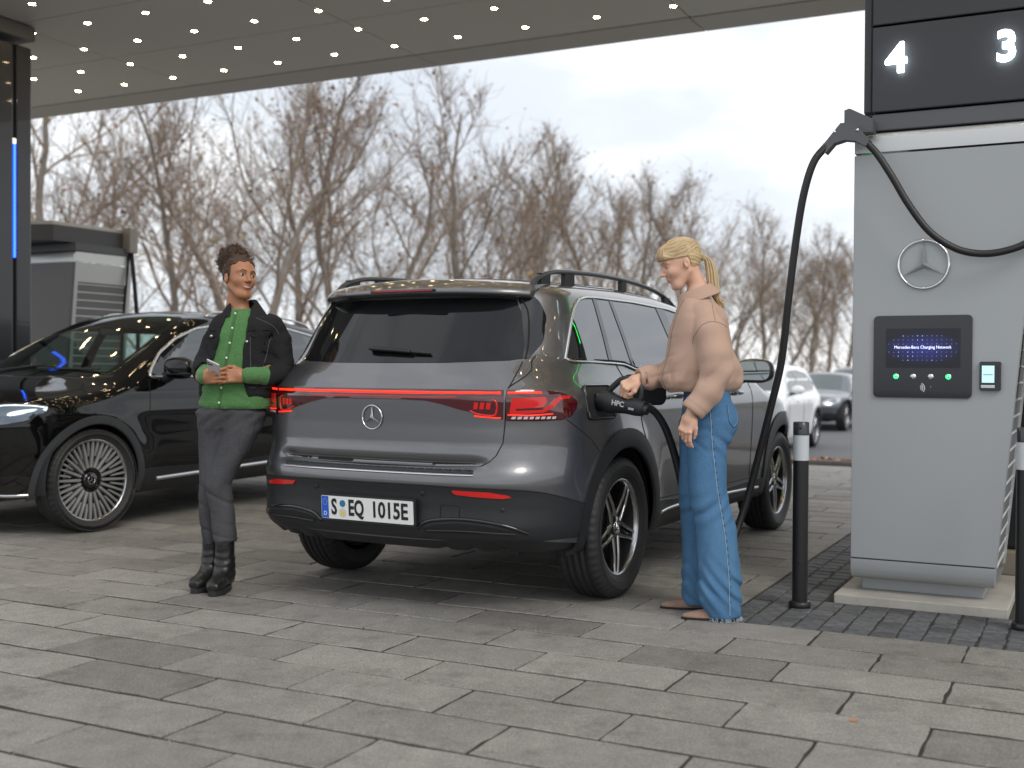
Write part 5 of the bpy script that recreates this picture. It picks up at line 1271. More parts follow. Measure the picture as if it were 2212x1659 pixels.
def eyes(parent,T,iris,zh=.0043,look=0,zc=.0075):
    EW=mat('eye_white',(.42,.38,.35),.25); b=MB()
    for sg in (1,-1):
        c=np.array([.0700,sg*.031,.008]); V=[];F=[];m=[]; nx_,nz_=14,6; ell_=np.array([.0145,.0155,.0125])
        for i in range(nx_+1):
            s_=-1+2*i/nx_
            for k in range(nz_+1):
                t=-1+2*k/nz_; hh=zh*(1-s_*s_)**.7; yy=s_*.0142; zz=(zc-.008)+t*hh-.0008*s_*sg*0
                V.append(c+np.array([0,yy,zz]))
        for i in range(nx_):
            for k in range(nz_):
                F.append((i*(nz_+1)+k,(i+1)*(nz_+1)+k,(i+1)*(nz_+1)+k+1,i*(nz_+1)+k+1)); yy=(-1+2*(i+.5)/nx_)*.0142-look; m.append(2 if abs(yy)<.0022 else (1 if abs(yy)<.006 else 0))
        b0=len(b.f); b.add(V,F,0,True)
        for n_,q in enumerate(m): b.m[b0+n_]=q
    A=np.array(b.v); A[:,0]=.03; P=onsurf(headF(),A,np.tile([1.,0,0],(len(A),1)),.12); P[:,0]+=.0009; b.v=[tuple(p) for p in P]
    me=b.mesh('eyes'); me.transform(T); return link('eyes',me,parent,[EW,iris,M_['black']])
def face_marks(parent,T,brow,lash,lip,smile=0,teeth=False,sad=0):
    b=MB(); HF=headF(smile)
    def pj(pts,lift=.0006):
        A=np.array(pts,float); A[:,0]=.03; P=onsurf(HF,A,np.tile([1.,0,0],(len(A),1)),.12); P[:,0]+=lift; return P
    for sg in (1,-1):
        b.tube(smooth_path([(.0865,sg*.012,.0285),(.0875,sg*.022,.0335),(.080,sg*.036,.034),(.0665,sg*.0475,.0265)],3),[.0015]+[.0026]*7+[.0022]*1+[.0008],6,0,flat=.9) if False else b.tube(pj([(0,sg*.012,.0275),(0,sg*.021,.0325),(0,sg*.033,.0345),(0,sg*.045,.0285)],.0002),[.0018,.0026,.0022,.0008],6,0)
        b.tube(pj([(0,sg*.0175,.0080),(0,sg*.0245,.0132),(0,sg*.0345,.0136),(0,sg*.0455,.0080)],.0012),[.0007,.0014,.0015,.0008],5,1)
        b.tube(pj([(0,sg*.0190,.0050),(0,sg*.031,.0018),(0,sg*.0440,.0055)],.0010),[.0003,.0006,.0005],5,1)
    me=b.mesh('brows_and_lashes'); me.transform(T); link('brows_and_lashes',me,parent,[brow,lash])
    m=.004*smile; b=MB()
    b.tube(pj([(0,-.0225-m,-.0535+m*1.4),(0,-.011,-.0510+m*.3),(0,-.003,-.0497),(0,0,-.0503),(0,.003,-.0497),(0,.011,-.0510+m*.3),(0,.0225+m,-.0535+m*1.4)],-.0006),[.0005,.0018,.0024,.0021,.0024,.0018,.0005],8,0)
    b.tube(pj([(0,-.0215-m,-.0555+m*1.3),(0,-.011,-.0588-m*.15),(0,0,-.0600-m*.3),(0,.011,-.0588-m*.15),(0,.0215+m,-.0555+m*1.3)],-.0006),[.0005,.0024,.0032,.0024,.0005],8,0)
    me=b.mesh('lips'); me.transform(T); link('lips',me,parent,lip)
    if teeth:
        b=MB(); b.tube(pj([(0,-.020,-.0515),(0,-.008,-.0550),(0,0,-.0558),(0,.008,-.0550),(0,.020,-.0515)],-.0002),[.0008,.0022,.0026,.0022,.0008],8,0); me=b.mesh('teeth'); me.transform(T); link('teeth',me,parent,mat('teeth',(.75,.72,.66),.25))
def strandset(parent,name,paths,r,mt,T=None):
    b=MB()
    for p in paths: 
        n=len(p); b.tube(p,[r*(.5+.5*math.sin(math.pi*min(1,.25+.75*i/(n-1)))) if i<n-1 else r*.15 for i in range(n)],4,cap=False)
    me=b.mesh(name)
    if T is not None: me.transform(T)
    return link(name,me,parent,mt)
# =========================================== BLONDE WOMAN at the socket : local x = image left, y = towards camera
BL=empty('person',(.92,5.34,0),math.pi,'blonde woman in beige jacket and wide blue jeans plugging in the charging cable','person')
SKB=skin('skin_fair',(.66,.38,.265),(.72,.45,.33)); 
def denim(name,c,c2,c3,wsc=1):
    m=bpy.data.materials.new(name); m.use_nodes=True; nt=m.node_tree; b=nt.nodes['Principled BSDF']; L=nt.links.new
    tc=N(nt,'ShaderNodeTexCoord'); n1=N(nt,'ShaderNodeTexNoise'); n1.inputs['Scale'].default_value=5; n1.inputs['Detail'].default_value=4
    n2=N(nt,'ShaderNodeTexNoise'); n2.inputs['Scale'].default_value=320; n2.inputs['Detail'].default_value=3
    mp=N(nt,'ShaderNodeMapping'); mp.inputs['Scale'].default_value=(1,1,.35); L(tc.outputs['Object'],mp.inputs[0]); L(mp.outputs[0],n2.inputs[0]); L(mp.outputs[0],n1.inputs[0])
    r=N(nt,'ShaderNodeValToRGB'); r.color_ramp.elements[0].position=.36; r.color_ramp.elements[0].color=(*c,1); r.color_ramp.elements[1].position=.68; r.color_ramp.elements[1].color=(*c2,1); L(n1.outputs['Fac'],r.inputs[0])
    mx=N(nt,'ShaderNodeMixRGB'); mx.inputs['Color2'].default_value=(*c3,1); r2=N(nt,'ShaderNodeMapRange'); r2.inputs[1].default_value=.4; r2.inputs[2].default_value=.75; r2.inputs[4].default_value=.6; L(n2.outputs['Fac'],r2.inputs[0]); L(r2.outputs[0],mx.inputs[0]); L(r.outputs[0],mx.inputs[1]); L(mx.outputs[0],b.inputs['Base Color'])
    b.inputs['Roughness'].default_value=.9; b.inputs['Specular IOR Level'].default_value=.2
    bp=N(nt,'ShaderNodeBump'); bp.inputs['Strength'].default_value=.4; bp.inputs['Distance'].default_value=.002; L(n2.outputs['Fac'],bp.inputs['Height']); L(bp.outputs[0],b.inputs['Normal']); return m
JEANS=denim('blue_denim',(.050,.135,.265),(.080,.185,.325),(.12,.235,.37)); GJ=denim('charcoal_denim',(.044,.044,.049),(.078,.078,.084),(.10,.10,.106)); BJ=denim('black_denim',(.012,.012,.0128),(.019,.019,.020),(.030,.030,.032))
WOOL=mat('beige_wool',(.45,.298,.226),.95,noise=(260,.35,(.52,.36,.28)),bump=(300,.5,.002),sheen=.12)
SUEDE=mat('taupe_suede',(.27,.17,.125),.9,noise=(60,.4,(.33,.22,.17)))
TH=Matrix.Translation((.140,.0,1.622))@Matrix.Rotation(R(20),4,'Y')@Matrix.Rotation(R(4),4,'Z')@Matrix.Scale(.94,4)
THi=np.array(TH.inverted()); hF=headF()
def loc(P,Mi): return P@Mi[:3,:3].T+Mi[:3,3]
def bodyB(P):
    d=hF(loc(P,THi))
    d=smn(d,cap(P,(.072,0,1.49),(.055,0,1.42),.043,.06),.02)
    return d
h1=sdf_obj('body',bodyB,(-.03,-.10,1.40),(.30,.10,1.76),.0028,SKB,BL,sm=1)
def legsB(P):
    d=chain(P,[(.02,.09,.92),(.03,.11,.50),(-.01,.11,.06)],[.08,.05,.035]); d=np.minimum(d,chain(P,[(.02,-.09,.92),(.06,-.12,.50),(.03,-.12,.06)],[.08,.05,.035]))
    d=smn(d,stack(P,[(.85,.01,0,.10,.15),(1.0,.02,0,.085,.13),(1.15,.05,0,.09,.14),(1.38,.05,0,.085,.16),(1.46,.06,0,.06,.07)],.85,1.46),.03)
    # arms
    d=smn(d,chain(P,[(.04,.14,1.36),(-.02,.205,1.14),(.11,.222,.95)],[.04,.033,.026]),.03)
    d=smn(d,chain(P,[(.06,-.14,1.36),(.13,-.165,1.14),(.34,-.01,1.088)],[.04,.033,.026]),.03)
    return d
h2=sdf_obj('bodyb',legsB,(-.16,-.26,.02),(.40,.30,1.50),.012,SKB,BL,sm=2)
# near hand hangs relaxed, far hand grips the connector handle
h3=hand('handn',BL,SKB,(.128,.222,.932),(.30,.02,-1),(.6,.8,.15),-1,curls=[(.35,.45,.3),(.45,.55,.4),(.55,.65,.45),(.6,.7,.5)],thumb=(.35,.35),sc=.93)
h4=hand('handf',BL,SKB,(.335,-.005,1.090),(1,.10,-.55),(.35,.75,.75),-1,curls=[(.95,1.25,.8)]*4,thumb=(.6,.9),sc=.93)
join('body',[h1,h2,h3,h4])
eyes(BL,TH,mat('iris_blue',(.10,.18,.25),.1),zh=.0016,zc=.0040)
face_marks(BL,TH,mat('brow_blonde',(.22,.13,.06),.7),mat('lash_brown',(.04,.02,.012),.7),mat('lip_rose',(.56,.25,.20),.5))
# hair
BH=mat('hair_blonde',(.50,.355,.18),.42,noise=(30,.7,(.64,.49,.29)),bump=(60,.5,.004)); BH2=mat('hair_blonde_light',(.66,.52,.33),.4); BH3=mat('hair_blonde_dark',(.33,.21,.10),.45)
def hairB(P):
    q=loc(P,THi); s=q.copy(); s[:,1]=np.abs(s[:,1])
    d=ell(s,(-.016,0,.040),(.103,.080,.094)); 
    d=smn(d,ell(s,(.050,0,.078),(.046,.056,.036)),.02)
    # fringe over the forehead
    d=smn(d,ell(s,(.074,.012,.062),(.027,.046,.034)),.012)
    d=smn(d,ell(s,(.060,.050,.040),(.024,.018,.036)),.012)
    # cut away the face, ear and neck
    lim=np.interp(s[:,0],[-.06,-.034,-.030,.03,.055,.075,.12],[-.055,-.045,.020,.034,.040,.042,.040])
    cut=lim-s[:,2]; cut=np.where(s[:,0]<-.034,-.055-s[:,2]+.5*np.maximum(0,-.06-s[:,0]),cut)
    d=smaxv(d,cut,.006)
    ear=ell(s,(-.012,.088,-.006),(.020,.022,.030)); d=smaxv(d,-ear,.004)
    ang=np.arctan2(q[:,2]-.03,q[:,1]); flow=np.sin((q[:,2]*1.0-q[:,0]*.35)*330+3*np.sin(q[:,0]*40))*.0011+np.sin((q[:,2]-q[:,0]*.3)*140)*.0012
    return d+flow
sdf_obj('hair',hairB,(-.03,-.12,1.52),(.30,.12,1.78),.0028,BH,BL,sm=1)
# ponytail: band plus many strands
rr=random.Random(2); pth=[]
for i in range(190):
    a=rr.uniform(0,6.283); ra=math.sqrt(rr.random()); ox,oy=math.cos(a)*ra,math.sin(a)*ra
    w=[(.040,0,1.655,.013),(.018,0,1.652,.020),(.000,0,1.60,.027),(-.008,0,1.53,.028),(-.022,.0,1.47,.021),(-.048+rr.uniform(-.012,.006),0,1.435+rr.uniform(-.02,.03),.009)]
    pth.append(smooth_path([(x+ox*r_,y+oy*r_*.9,z+ox*r_*.5) for x,y,z,r_ in w],4))
po=strandset(BL,'ponytail',pth,.0030,[BH,BH2,BH3])
n=len(po.data.polygons); per=n//190; po.data.polygons.foreach_set('material_index',[ (0,1,0,1,2)[((i//per)*7)%5] for i in range(n)]); po.data.polygons.foreach_set('use_smooth',[True]*n)
MB().tube([(.046,0,1.668),(.030,0,1.646)],.0165,12).build('hair_tie',mat('hair_tie',(.45,.33,.2),.6),BL)
# loose strands over fringe and side
pth=[]
THa=np.array(TH)
def on_hair(path):
    Pp=[];n=len(path); A=np.array(path,float); c0=np.array([-.01,0,.03]); D=A-c0; D/=np.linalg.norm(D,axis=1)[:,None]
    Aw=np.tile(c0@THa[:3,:3].T+THa[:3,3],(n,1)); Dw=D@THa[:3,:3].T; Dw/=np.linalg.norm(Dw,axis=1)[:,None]
    return onsurf(hairB,Aw+Dw*.05,Dw,.10)+Dw*.0004
for i in range(150):
    y=rr.uniform(-.060,.060); e=rr.uniform(.026,.050)
    pth.append(on_hair(smooth_path([(.01,y*.3,.13),(.05,y*.7,.115),(.085,y,.085),(.098-abs(y)*.3,y*1.05,e)],3)))
for sg in (1,-1):
    for i in range(170):
        t=rr.random(); w=rr.uniform(-.008,.008)
        A0=np.array([.075-.03*t,sg*(.030+.045*t),.110-.075*t]); A3=np.array([-.115,sg*.008,.055+w]); mid=np.array([-.02,sg*(.045+.045*t),.118-.085*t+w*.5])
        pth.append(on_hair(smooth_path([A0,(A0+mid)/2+[0,sg*.012,.006],mid,(mid+A3)/2+[0,sg*.012,.008],A3],3)))
so_=strandset(BL,'loose_strands',pth,.0012,[BH,BH2,BH3]); n=len(so_.data.polygons); so_.data.polygons.foreach_set('material_index',[(0,1,2,1,0,0,2)[(i//44)%7] for i in range(n)]); so_.data.polygons.foreach_set('use_smooth',[True]*n)
# jeans
def jeansB(P):
    near=stack(P,[(.015,-.050,.115,.074,.085),(.05,-.042,.115,.084,.090),(.10,-.028,.115,.100,.094),(.19,-.028,.115,.100,.098),(.33,-.018,.115,.093,.098),(.42,-.012,.112,.093,.098),(.52,.014,.108,.088,.098),(.60,.028,.104,.084,.100),(.70,.030,.098,.086,.100),(.785,.030,.09,.092,.098),(.87,.014,.08,.112,.095)],.012,.90)
    far=stack(P,[(.02,.020,-.12,.075,.08),(.06,.018,-.12,.090,.085),(.12,.018,-.12,.090,.088),(.30,.024,-.12,.080,.088),(.42,.038,-.118,.074,.088),(.55,.055,-.112,.072,.092),(.70,.046,-.10,.080,.096),(.87,.020,-.08,.108,.095)],.02,.90)
    hip=stack(P,[(.80,.022,0,.098,.165),(.88,.010,0,.117,.172),(.94,.010,0,.115,.172),(1.0,.014,0,.104,.160),(1.05,.018,0,.098,.150),(1.12,.020,0,.095,.145)],.80,1.10)
    # seat
    hip=smn(hip,ell(P,(-.045,.075,.905),(.066,.075,.085)),.03); hip=smn(hip,ell(P,(-.045,-.075,.905),(.066,.075,.085)),.03)
    d=smn(smn(near,hip,.03),smn(far,hip,.03),.008)
    z=P[:,2]
    w=.0035*np.sin((z*1.1-P[:,0]*1.3)*70+2*np.sin(P[:,1]*30))*np.exp(-((z-.14)/.10)**2)*1.6
    w+=.003*np.sin((z+P[:,0]*.9)*75+P[:,1]*25)*np.exp(-((z-.50)/.07)**2)
    w+=.0035*np.sin((z*1-P[:,0]*.8)*85)*np.exp(-((z-.79)/.06)**2)*(P[:,0]<.03)
    w+=.0022*np.sin((z+P[:,0]*.25)*130)*np.exp(-((z-.87)/.05)**2)*(P[:,0]>.03)
    w+=.003*vnoise(P*np.array([1,1,.35]),7,3,2)
    cr_=lambda u:(1-np.abs(np.sin(u)))**3
    w+=.007*cr_((z*.9-P[:,0]*.9)*24+.4)*np.exp(-((z-.13)/.09)**2)+.006*cr_((z*.9+P[:,0]*.7)*26)*np.exp(-((z-.50)/.06)**2)+.005*cr_((z-P[:,0]*.8)*30)*np.exp(-((z-.80)/.05)**2)
    w+=.004*cr_(P[:,0]*30+z*5)*np.exp(-((z-.30)/.16)**2)
    return d+w
sdf_obj('jeans',jeansB,(-.18,-.25,-.0),(.17,.25,1.08),.0060,JEANS,BL,sm=1)
STI=mat('denim_stitch',(.22,.32,.42),.8); STD=mat('denim_seam_dark',(.03,.08,.17),.9)
zs=np.linspace(1.04,.035,60); cx=np.interp(zs,[.03,.2,.4,.6,.8,.95,1.05],[-.062,-.055,-.035,.0,.022,.030,.035])
P=onsurf(jeansB,np.stack([cx,np.full(60,.06),zs],1),np.tile([0,1.,0],(60,1))); MB().tube(P+[0,.0005,0],.0028,5).build('side_seam',STI,BL)
dsh=MB()
for i in range(1,57,2): dsh.tube([P[i]+[-.005,.001,0],P[i]*.4+P[i+1]*.6+[-.005,.001,0]],.0022,4)
dsh.build('seam_stitches',STD,BL)
pk=[(-.025,.975),(-.03,.90),(-.055,.872),(-.088,.895),(-.098,.955)]
A=densify(rounded(pk,.008,2),.01)
A=A[:int(len(A)*.80)]; Pq=onsurf(jeansB,np.stack([A[:,0],np.full(len(A),.06),A[:,1]],1),np.tile([-.25,1.,0],(len(A),1))); MB().tube(Pq+[0,.0006,0],.0020,4).build('pocket_stitch',STD,BL)
A2=(A-np.array([-.06,.93]))*.90+np.array([-.06,.93]); Pq=onsurf(jeansB,np.stack([A2[:,0],np.full(len(A2),.06),A2[:,1]],1),np.tile([-.25,1.,0],(len(A2),1))); MB().tube(Pq+[0,.0006,0],.0013,4).build('pocket_stitch',STI,BL)
# frayed hem
fr=MB(); rr=random.Random(5)
for i in range(90):
    a=rr.uniform(0,6.283); x=-.050+.078*math.cos(a); y=.115+.088*math.sin(a)
    fr.tube([(x,y,.018),(x+rr.uniform(-.008,.008),y+rr.uniform(0,.008),.008+rr.uniform(-.004,.004)),(x+rr.uniform(-.012,.012),y+rr.uniform(0,.012),.003)],.0009,3)
fr.build('frayed_hem',mat('fray_white',(.45,.52,.58),.9),BL)
# shoes
for y,x0,x1 in ((.115,-.03,.142),(-.12,.04,.208)):
    def shoe(P,y=y,x0=x0,x1=x1):
        t=np.clip((P[:,0]-x0)/(x1-x0),0,1); hh=.036*(1-t)**.7+.010; wd=.036*(1-t**3.0)+.006
        q=np.maximum(np.abs(P[:,1]-y)-wd,0); 
        d=(np.sqrt(((P[:,1]-y)/wd)**2+((P[:,2]-.012)/hh)**2)-1)*np.minimum(wd,hh); d=smaxv(d,np.maximum(x0-.05-P[:,0],P[:,0]-x1),.012); return np.maximum(d,.010-P[:,2])
    sdf_obj('shoe',shoe,(x0-.06,y-.05,.0),(x1+.01,y+.05,.08),.003,SUEDE,BL,sm=2)
    pr=[(x0-.05,y-.036),(x0-.05,y+.036),(x0+.03,y+.038),(x0+.08,y+.034),(x1-.02,y+.014),(x1+.003,y),(x1-.02,y-.014),(x0+.08,y-.034),(x0+.03,y-.038)]
    MB().prism(pr,.001,.010).build('sole',M_['dark'],BL)
# jacket
def jkB(P):
    t=stack(P,[(1.035,.046,0,.150,.150),(1.05,.044,0,.178,.160),(1.08,.042,0,.190,.175),(1.14,.042,0,.184,.182),(1.228,.052,0,.152,.180),(1.30,.054,0,.138,.178),(1.37,.052,0,.124,.170),(1.41,.054,0,.110,.140),(1.44,.064,0,.088,.100),(1.465,.076,0,.072,.072),(1.49,.080,0,.060,.058)],1.033,1.465)
    n=chain(P,[(.048,.112,1.385),(.030,.172,1.30),(.014,.205,1.20),(.006,.214,1.13),(.048,.218,1.04),(.106,.222,.968),(.145,.225,.915)],[.062,.072,.074,.070,.063,.055,.052],.015)
    f=chain(P,[(.055,-.120,1.375),(.09,-.175,1.25),(.13,-.175,1.15),(.20,-.12,1.105),(.28,-.05,1.098),(.36,.004,1.086)],[.07,.070,.062,.055,.053,.045],.02)
    for (c_,dr) in (((.122,.224,.945),(.60,.05,-.80)),((.328,-.008,1.090),(.93,.32,-.12))):
        dr=np.array(dr)/np.linalg.norm(dr); q=(P-np.array(c_))@dr
        if c_[0]<.2: n=smaxv(n,q,.006); inn=cap(P,np.array(c_)-dr*.03,np.array(c_)+dr*.04,.040); n=np.maximum(n,-np.where(q>-.028,inn,1)); n=n+.0025*np.exp(-((q+.030)/.004)**2)
        else: f=smaxv(f,q,.006); inn=cap(P,np.array(c_)-dr*.03,np.array(c_)+dr*.04,.036); f=np.maximum(f,-np.where(q>-.028,inn,1)); f=f+.0025*np.exp(-((q+.028)/.004)**2)
    d=smn(t,n,.007); d=smn(d,f,.012)
    # cut cuffs
    d=np.maximum(d,-((P-np.array([.128,.238,.925]))@np.array([-.62,.05,.78]))*1.0) if False else d
    # folds
    z=P[:,2]; w=.005*np.sin((z*.5+P[:,0]*1.6)*52)*np.exp(-((z-1.08)/.05)**2)*(P[:,1]<.17)+.006*np.sin((P[:,0]*.75+z*.75)*62+P[:,1]*18)*np.exp(-((P[:,1]-.24)/.07)**2)*np.exp(-((z-1.10)/.075)**2)+.005*np.sin((P[:,0]*1.2-z*.5)*48)*np.exp(-((z-1.10)/.05)**2)*(P[:,0]>.2)
    w+=.004*vnoise(P,4.5,11,2)
    cr_=lambda u:-(1-np.abs(np.sin(u)))**3
    w-=.0075*cr_((P[:,0]*.8+z*.62)*34+P[:,1]*9+1.2)*np.exp(-((P[:,1]-.21)/.08)**2)*np.exp(-((z-1.11)/.075)**2)
    w-=.006*cr_((P[:,0]*1.1+z*.25)*26+.6)*np.exp(-((z-1.10)/.06)**2)*(P[:,1]<.17)*(P[:,0]<.24)
    w-=.006*cr_((z*1.0+P[:,0]*.3)*40)*np.exp(-((P[:,0]-.24)/.06)**2)*(P[:,0]>.17)
    # crease between sleeve and body
    return d+w
sdf_obj('jacket',jkB,(-.17,-.30,.88),(.40,.36,1.50),.0052,WOOL,BL,sm=1)
WD=mat('beige_wool_seam',(.30,.195,.135),.9)
# drop-shoulder seam and front zip
A=[(-.045,1.315),(-.02,1.335),(.02,1.348),(.055,1.345),(.085,1.325),(.105,1.285),(.112,1.25)]
A=smooth_path([(a,b,0) for a,b in A],4); Pq=onsurf(jkB,np.stack([A[:,0],np.full(len(A),.10),A[:,1]],1),np.tile([0,1.,0],(len(A),1)),.4); MB().tube(Pq,.0022,5).build('shoulder_seam',WD,BL)
zs=np.linspace(1.465,1.04,30); Pq=onsurf(jkB,np.stack([np.full(30,.05),np.full(30,.055),zs],1),np.tile([1.,.0,0],(30,1)),.4); MB().tube(Pq+[.0,.0,0],.0030,5).build('front_zip',mat('zip_metal',(.25,.2,.16),.35,metal=.8),BL)
zs=np.linspace(1.44,1.33,12); Pq=onsurf(jkB,np.stack([np.full(12,.02),np.full(12,.0),zs],1),np.tile([0.,1,0.1],(12,1)),.4); MB().tube(Pq,.0018,5).build('shoulder_line',WD,BL)
# collar
def colB(P):
    c=np.array([.068,0,1.488]); u=np.array([.36,0,.933]); q=P-c; hgt=q@u; rad=q-hgt[:,None]*u; 
    r=np.sqrt((rad[:,0]/1.12)**2+(rad[:,1]/.98)**2)
    d=np.abs(r-(.070-.45*(hgt)))-.0065; d=smaxv(d,np.abs(hgt+.006)-.030,.006); op=np.maximum(.05-rad[:,0],np.abs(rad[:,1])-.018-.3*np.maximum(0,-hgt)); return smaxv(d,-op,.004)
sdf_obj('collar',colB,(-.06,-.13,1.43),(.19,.13,1.58),.0035,WOOL,BL,sm=2)
# =========================================== CURLY-HAIRED WOMAN : local x = image right, y = towards the camera
CW=empty('person',(-1.485,5.90,0),0,'curly-haired woman in green cardigan and black denim jacket leaning on the grey SUV','person')
# mirror so that +y points to the camera
CW.scale=(1,-1,1)
SKD=skin('skin_brown',(.36,.155,.075),(.44,.20,.105))
TC=Matrix.Translation((.090,.0,1.585))@Matrix.Rotation(R(2),4,'Y')@Matrix.Rotation(R(7),4,'X')@Matrix.Rotation(R(50),4,'Z')@Matrix.Scale(.96,4)
TCi=np.array(TC.inverted()); hC=headF(1)
def bodyC(P):
    d=hC(loc(P,TCi)); d=smn(d,cap(P,(.082,-.01,1.50),(.097,-.005,1.40),.041,.048),.02); d=smn(d,ell(P,(.105,.01,1.385),(.10,.05,.035)),.03); return d
g1=sdf_obj('body',bodyC,(-.06,-.13,1.34),(.26,.14,1.73),.0028,SKD,CW,sm=1)
HIP=(.045,0,.92)
def legsC(P):
    d=chain(P,[(-.03,0,.90),(-.056,.012,.50),(-.055,-.012,.12)],[.06,.035,.026]); d=np.minimum(d,chain(P,[(.11,0,.90),(.005,.082,.54),(.033,.056,.12)],[.06,.035,.026]))
    d=smn(d,stack(P,[(.85,.05,0,.14,.09),(1.0,.06,0,.12,.08),(1.15,.08,0,.13,.085),(1.34,.11,0,.13,.07),(1.42,.10,0,.05,.045)],.85,1.42),.03)
    d=smn(d,chain(P,[(-.0,0,1.34),(-.09,.0,1.14),(-.050,.150,1.083)],[.035,.03,.024]),.03); d=smn(d,chain(P,[(.24,0,1.34),(.31,.0,1.14),(.16,.152,1.090)],[.035,.03,.024]),.03)
    return d
g2=sdf_obj('bodyb',legsC,(-.17,-.12,.05),(.40,.22,1.46),.012,SKD,CW,sm=2)
# CW is mirrored in y, so thumbs side flips
g3=hand('hand',CW,SKD,(-.052,.150,1.082),(.92,.55,.08),(-.5,.85,-.15),1,curls=[(.55,.8,.5),(.6,.85,.5),(.65,.9,.5),(.7,.9,.5)],thumb=(.55,.7),sc=.95)
g4=hand('hand',CW,SKD,(.145,.150,1.092),(-.95,.30,-.02),(.30,.92,.15),-1,curls=[(.25,.45,.35),(.2,.4,.3),(.25,.4,.3),(.3,.45,.35)],thumb=(.65,.55),sc=.95)
join('body',[g1,g2,g3,g4])
eyes(CW,TC,mat('iris_brown',(.05,.022,.01),.1),zh=.0048,look=-.003)
face_marks(CW,TC,mat('brow_dark',(.018,.008,.005),.7),mat('lash_black',(.008,.006,.005),.7),mat('lip_warm',(.33,.085,.065),.35),smile=1,teeth=True)
CH=mat('hair_curly',(.045,.020,.011),.6,noise=(90,.7,(.07,.032,.016)),bump=(200,.9,.004)); CH2=mat('hair_curly_light',(.085,.038,.018),.5)
def hairC(P):
    q=loc(P,TCi); s=q.copy(); s[:,1]=np.abs(s[:,1])
    d=ell(s,(-.020,0,.042),(.103,.082,.094)); 
    face=np.maximum(-(s[:,0]-(.050-.15*np.maximum(s[:,2]-.05,0)*2)),s[:,2]-(.098-.55*s[:,1])); face=np.maximum(face,.0-s[:,0]+.012)
    face2=np.maximum(.022-s[:,0],s[:,2]-(.086-.30*s[:,1])); d=smaxv(d,-face2,.006)
    ear=ell(s,(-.008,.090,-.008),(.024,.024,.036)); d=smaxv(d,-ear,.006); d=np.maximum(d,-(s[:,2]+.045))
    b_=ell(q,(-.080,.004,.132),(.066,.066,.052)); b_=smn(b_,ell(q,(-.118,.0,.085),(.062,.064,.062)),.03)
    d=smn(d,b_,.02); return d+.0035*vnoise(P,26,5,2)+.002*vnoise(P,70,6,1)
sdf_obj('hair',hairC,(-.10,-.17,1.50),(.25,.15,1.80),.0032,CH,CW,sm=0)
rr=random.Random(9); cu=[]
def curl_at(c,r_,l,dirv):
    dirv=np.array(dirv,float); dirv/=np.linalg.norm(dirv)+1e-9; a=np.cross(dirv,[.3,.5,.8]);a/=np.linalg.norm(a);b_=np.cross(dirv,a); ph=rr.uniform(0,6)
    return [np.array(c)+dirv*l*i/9+a*r_*math.cos(ph+i*1.1)+b_*r_*math.sin(ph+i*1.1) for i in range(10)]
for i in range(620):
    a=rr.uniform(0,6.283);b_=math.acos(rr.uniform(-1,1)); n_=np.array([math.sin(b_)*math.cos(a),math.sin(b_)*math.sin(a),math.cos(b_)])
    if rr.random()<.75:
        c=np.array([-.095,.0,.112])+n_*np.array([.088,.072,.078]); 
    else:
        c=np.array([-.025,0,.045])+n_*np.array([.100,.082,.094])
        if c[2]<.03 or (c[0]>.02 and c[2]<.10): continue
    cu.append(curl_at(c,rr.uniform(.003,.007),rr.uniform(.010,.026),n_+np.array([rr.uniform(-.5,.5)]*3)))
so_=strandset(CW,'curls',cu,.0016,[CH,CH2],TC); n=len(so_.data.polygons); so_.data.polygons.foreach_set('material_index',[(0,0,1)[(i//36)%3] for i in range(n)]); so_.data.polygons.foreach_set('use_smooth',[True]*n)
me=MB().lathe([(.0,.004),(.003,.003),(.0045,0)],10).mesh('earring'); me.transform(TC@Matrix.Translation((-.006,-.086,-.036))@Matrix.Rotation(math.pi/2,4,'X')); link('earring',me,CW,mat('gold',(.8,.5,.2),.2,1))
me=MB().lathe([(.0,.004),(.003,.003),(.0045,0)],10).mesh('earring'); me.transform(TC@Matrix.Translation((-.006,.088,-.036))@Matrix.Rotation(-math.pi/2,4,'X')); link('earring',me,CW,MATS['gold'])
# cardigan
KN=mat('green_knit',(.060,.165,.050),.95,noise=(180,.6,(.105,.25,.085)),bump=(160,.9,.004),sheen=.15)
def cardC(P):
    t=stack(P,[(.925,.072,.0,.180,.115),(.95,.070,.0,.186,.122),(1.0,.072,.0,.182,.122),(1.10,.078,.0,.165,.115),(1.20,.088,.0,.150,.110),(1.30,.096,.0,.146,.103),(1.36,.102,.0,.138,.090),(1.395,.104,.0,.110,.075),(1.435,.098,.0,.060,.054)],.925,1.432)
    a=chain(P,[(.01,.0,1.33),(-.080,.0,1.14),(-.062,.10,1.095),(-.052,.142,1.086)],[.034,.032,.044,.038],.01); b_=chain(P,[(.22,.0,1.33),(.290,.0,1.14),(.250,.085,1.092),(.165,.145,1.092)],[.034,.030,.046,.040],.01)
    d=smn(t,smn(a,b_,.02),.02)
    # hem slants
    cr_=lambda u:(1-np.abs(np.sin(u)))**3
    d=d+.005*cr_((P[:,2]*.8+P[:,0]*.4)*34)*np.exp(-((P[:,2]-1.0)/.05)**2)+.004*cr_(P[:,0]*38+P[:,2]*8)*np.exp(-((P[:,2]-1.2)/.1)**2)
    return d+.003*vnoise(P,5,21,2)+.0016*np.sin(P[:,2]*420)*(P[:,2]<.965)+.0018*vnoise(P,30,8,1)
sdf_obj('cardigan',cardC,(-.19,-.15,.90),(.42,.24,1.46),.0062,KN,CW,sm=1)
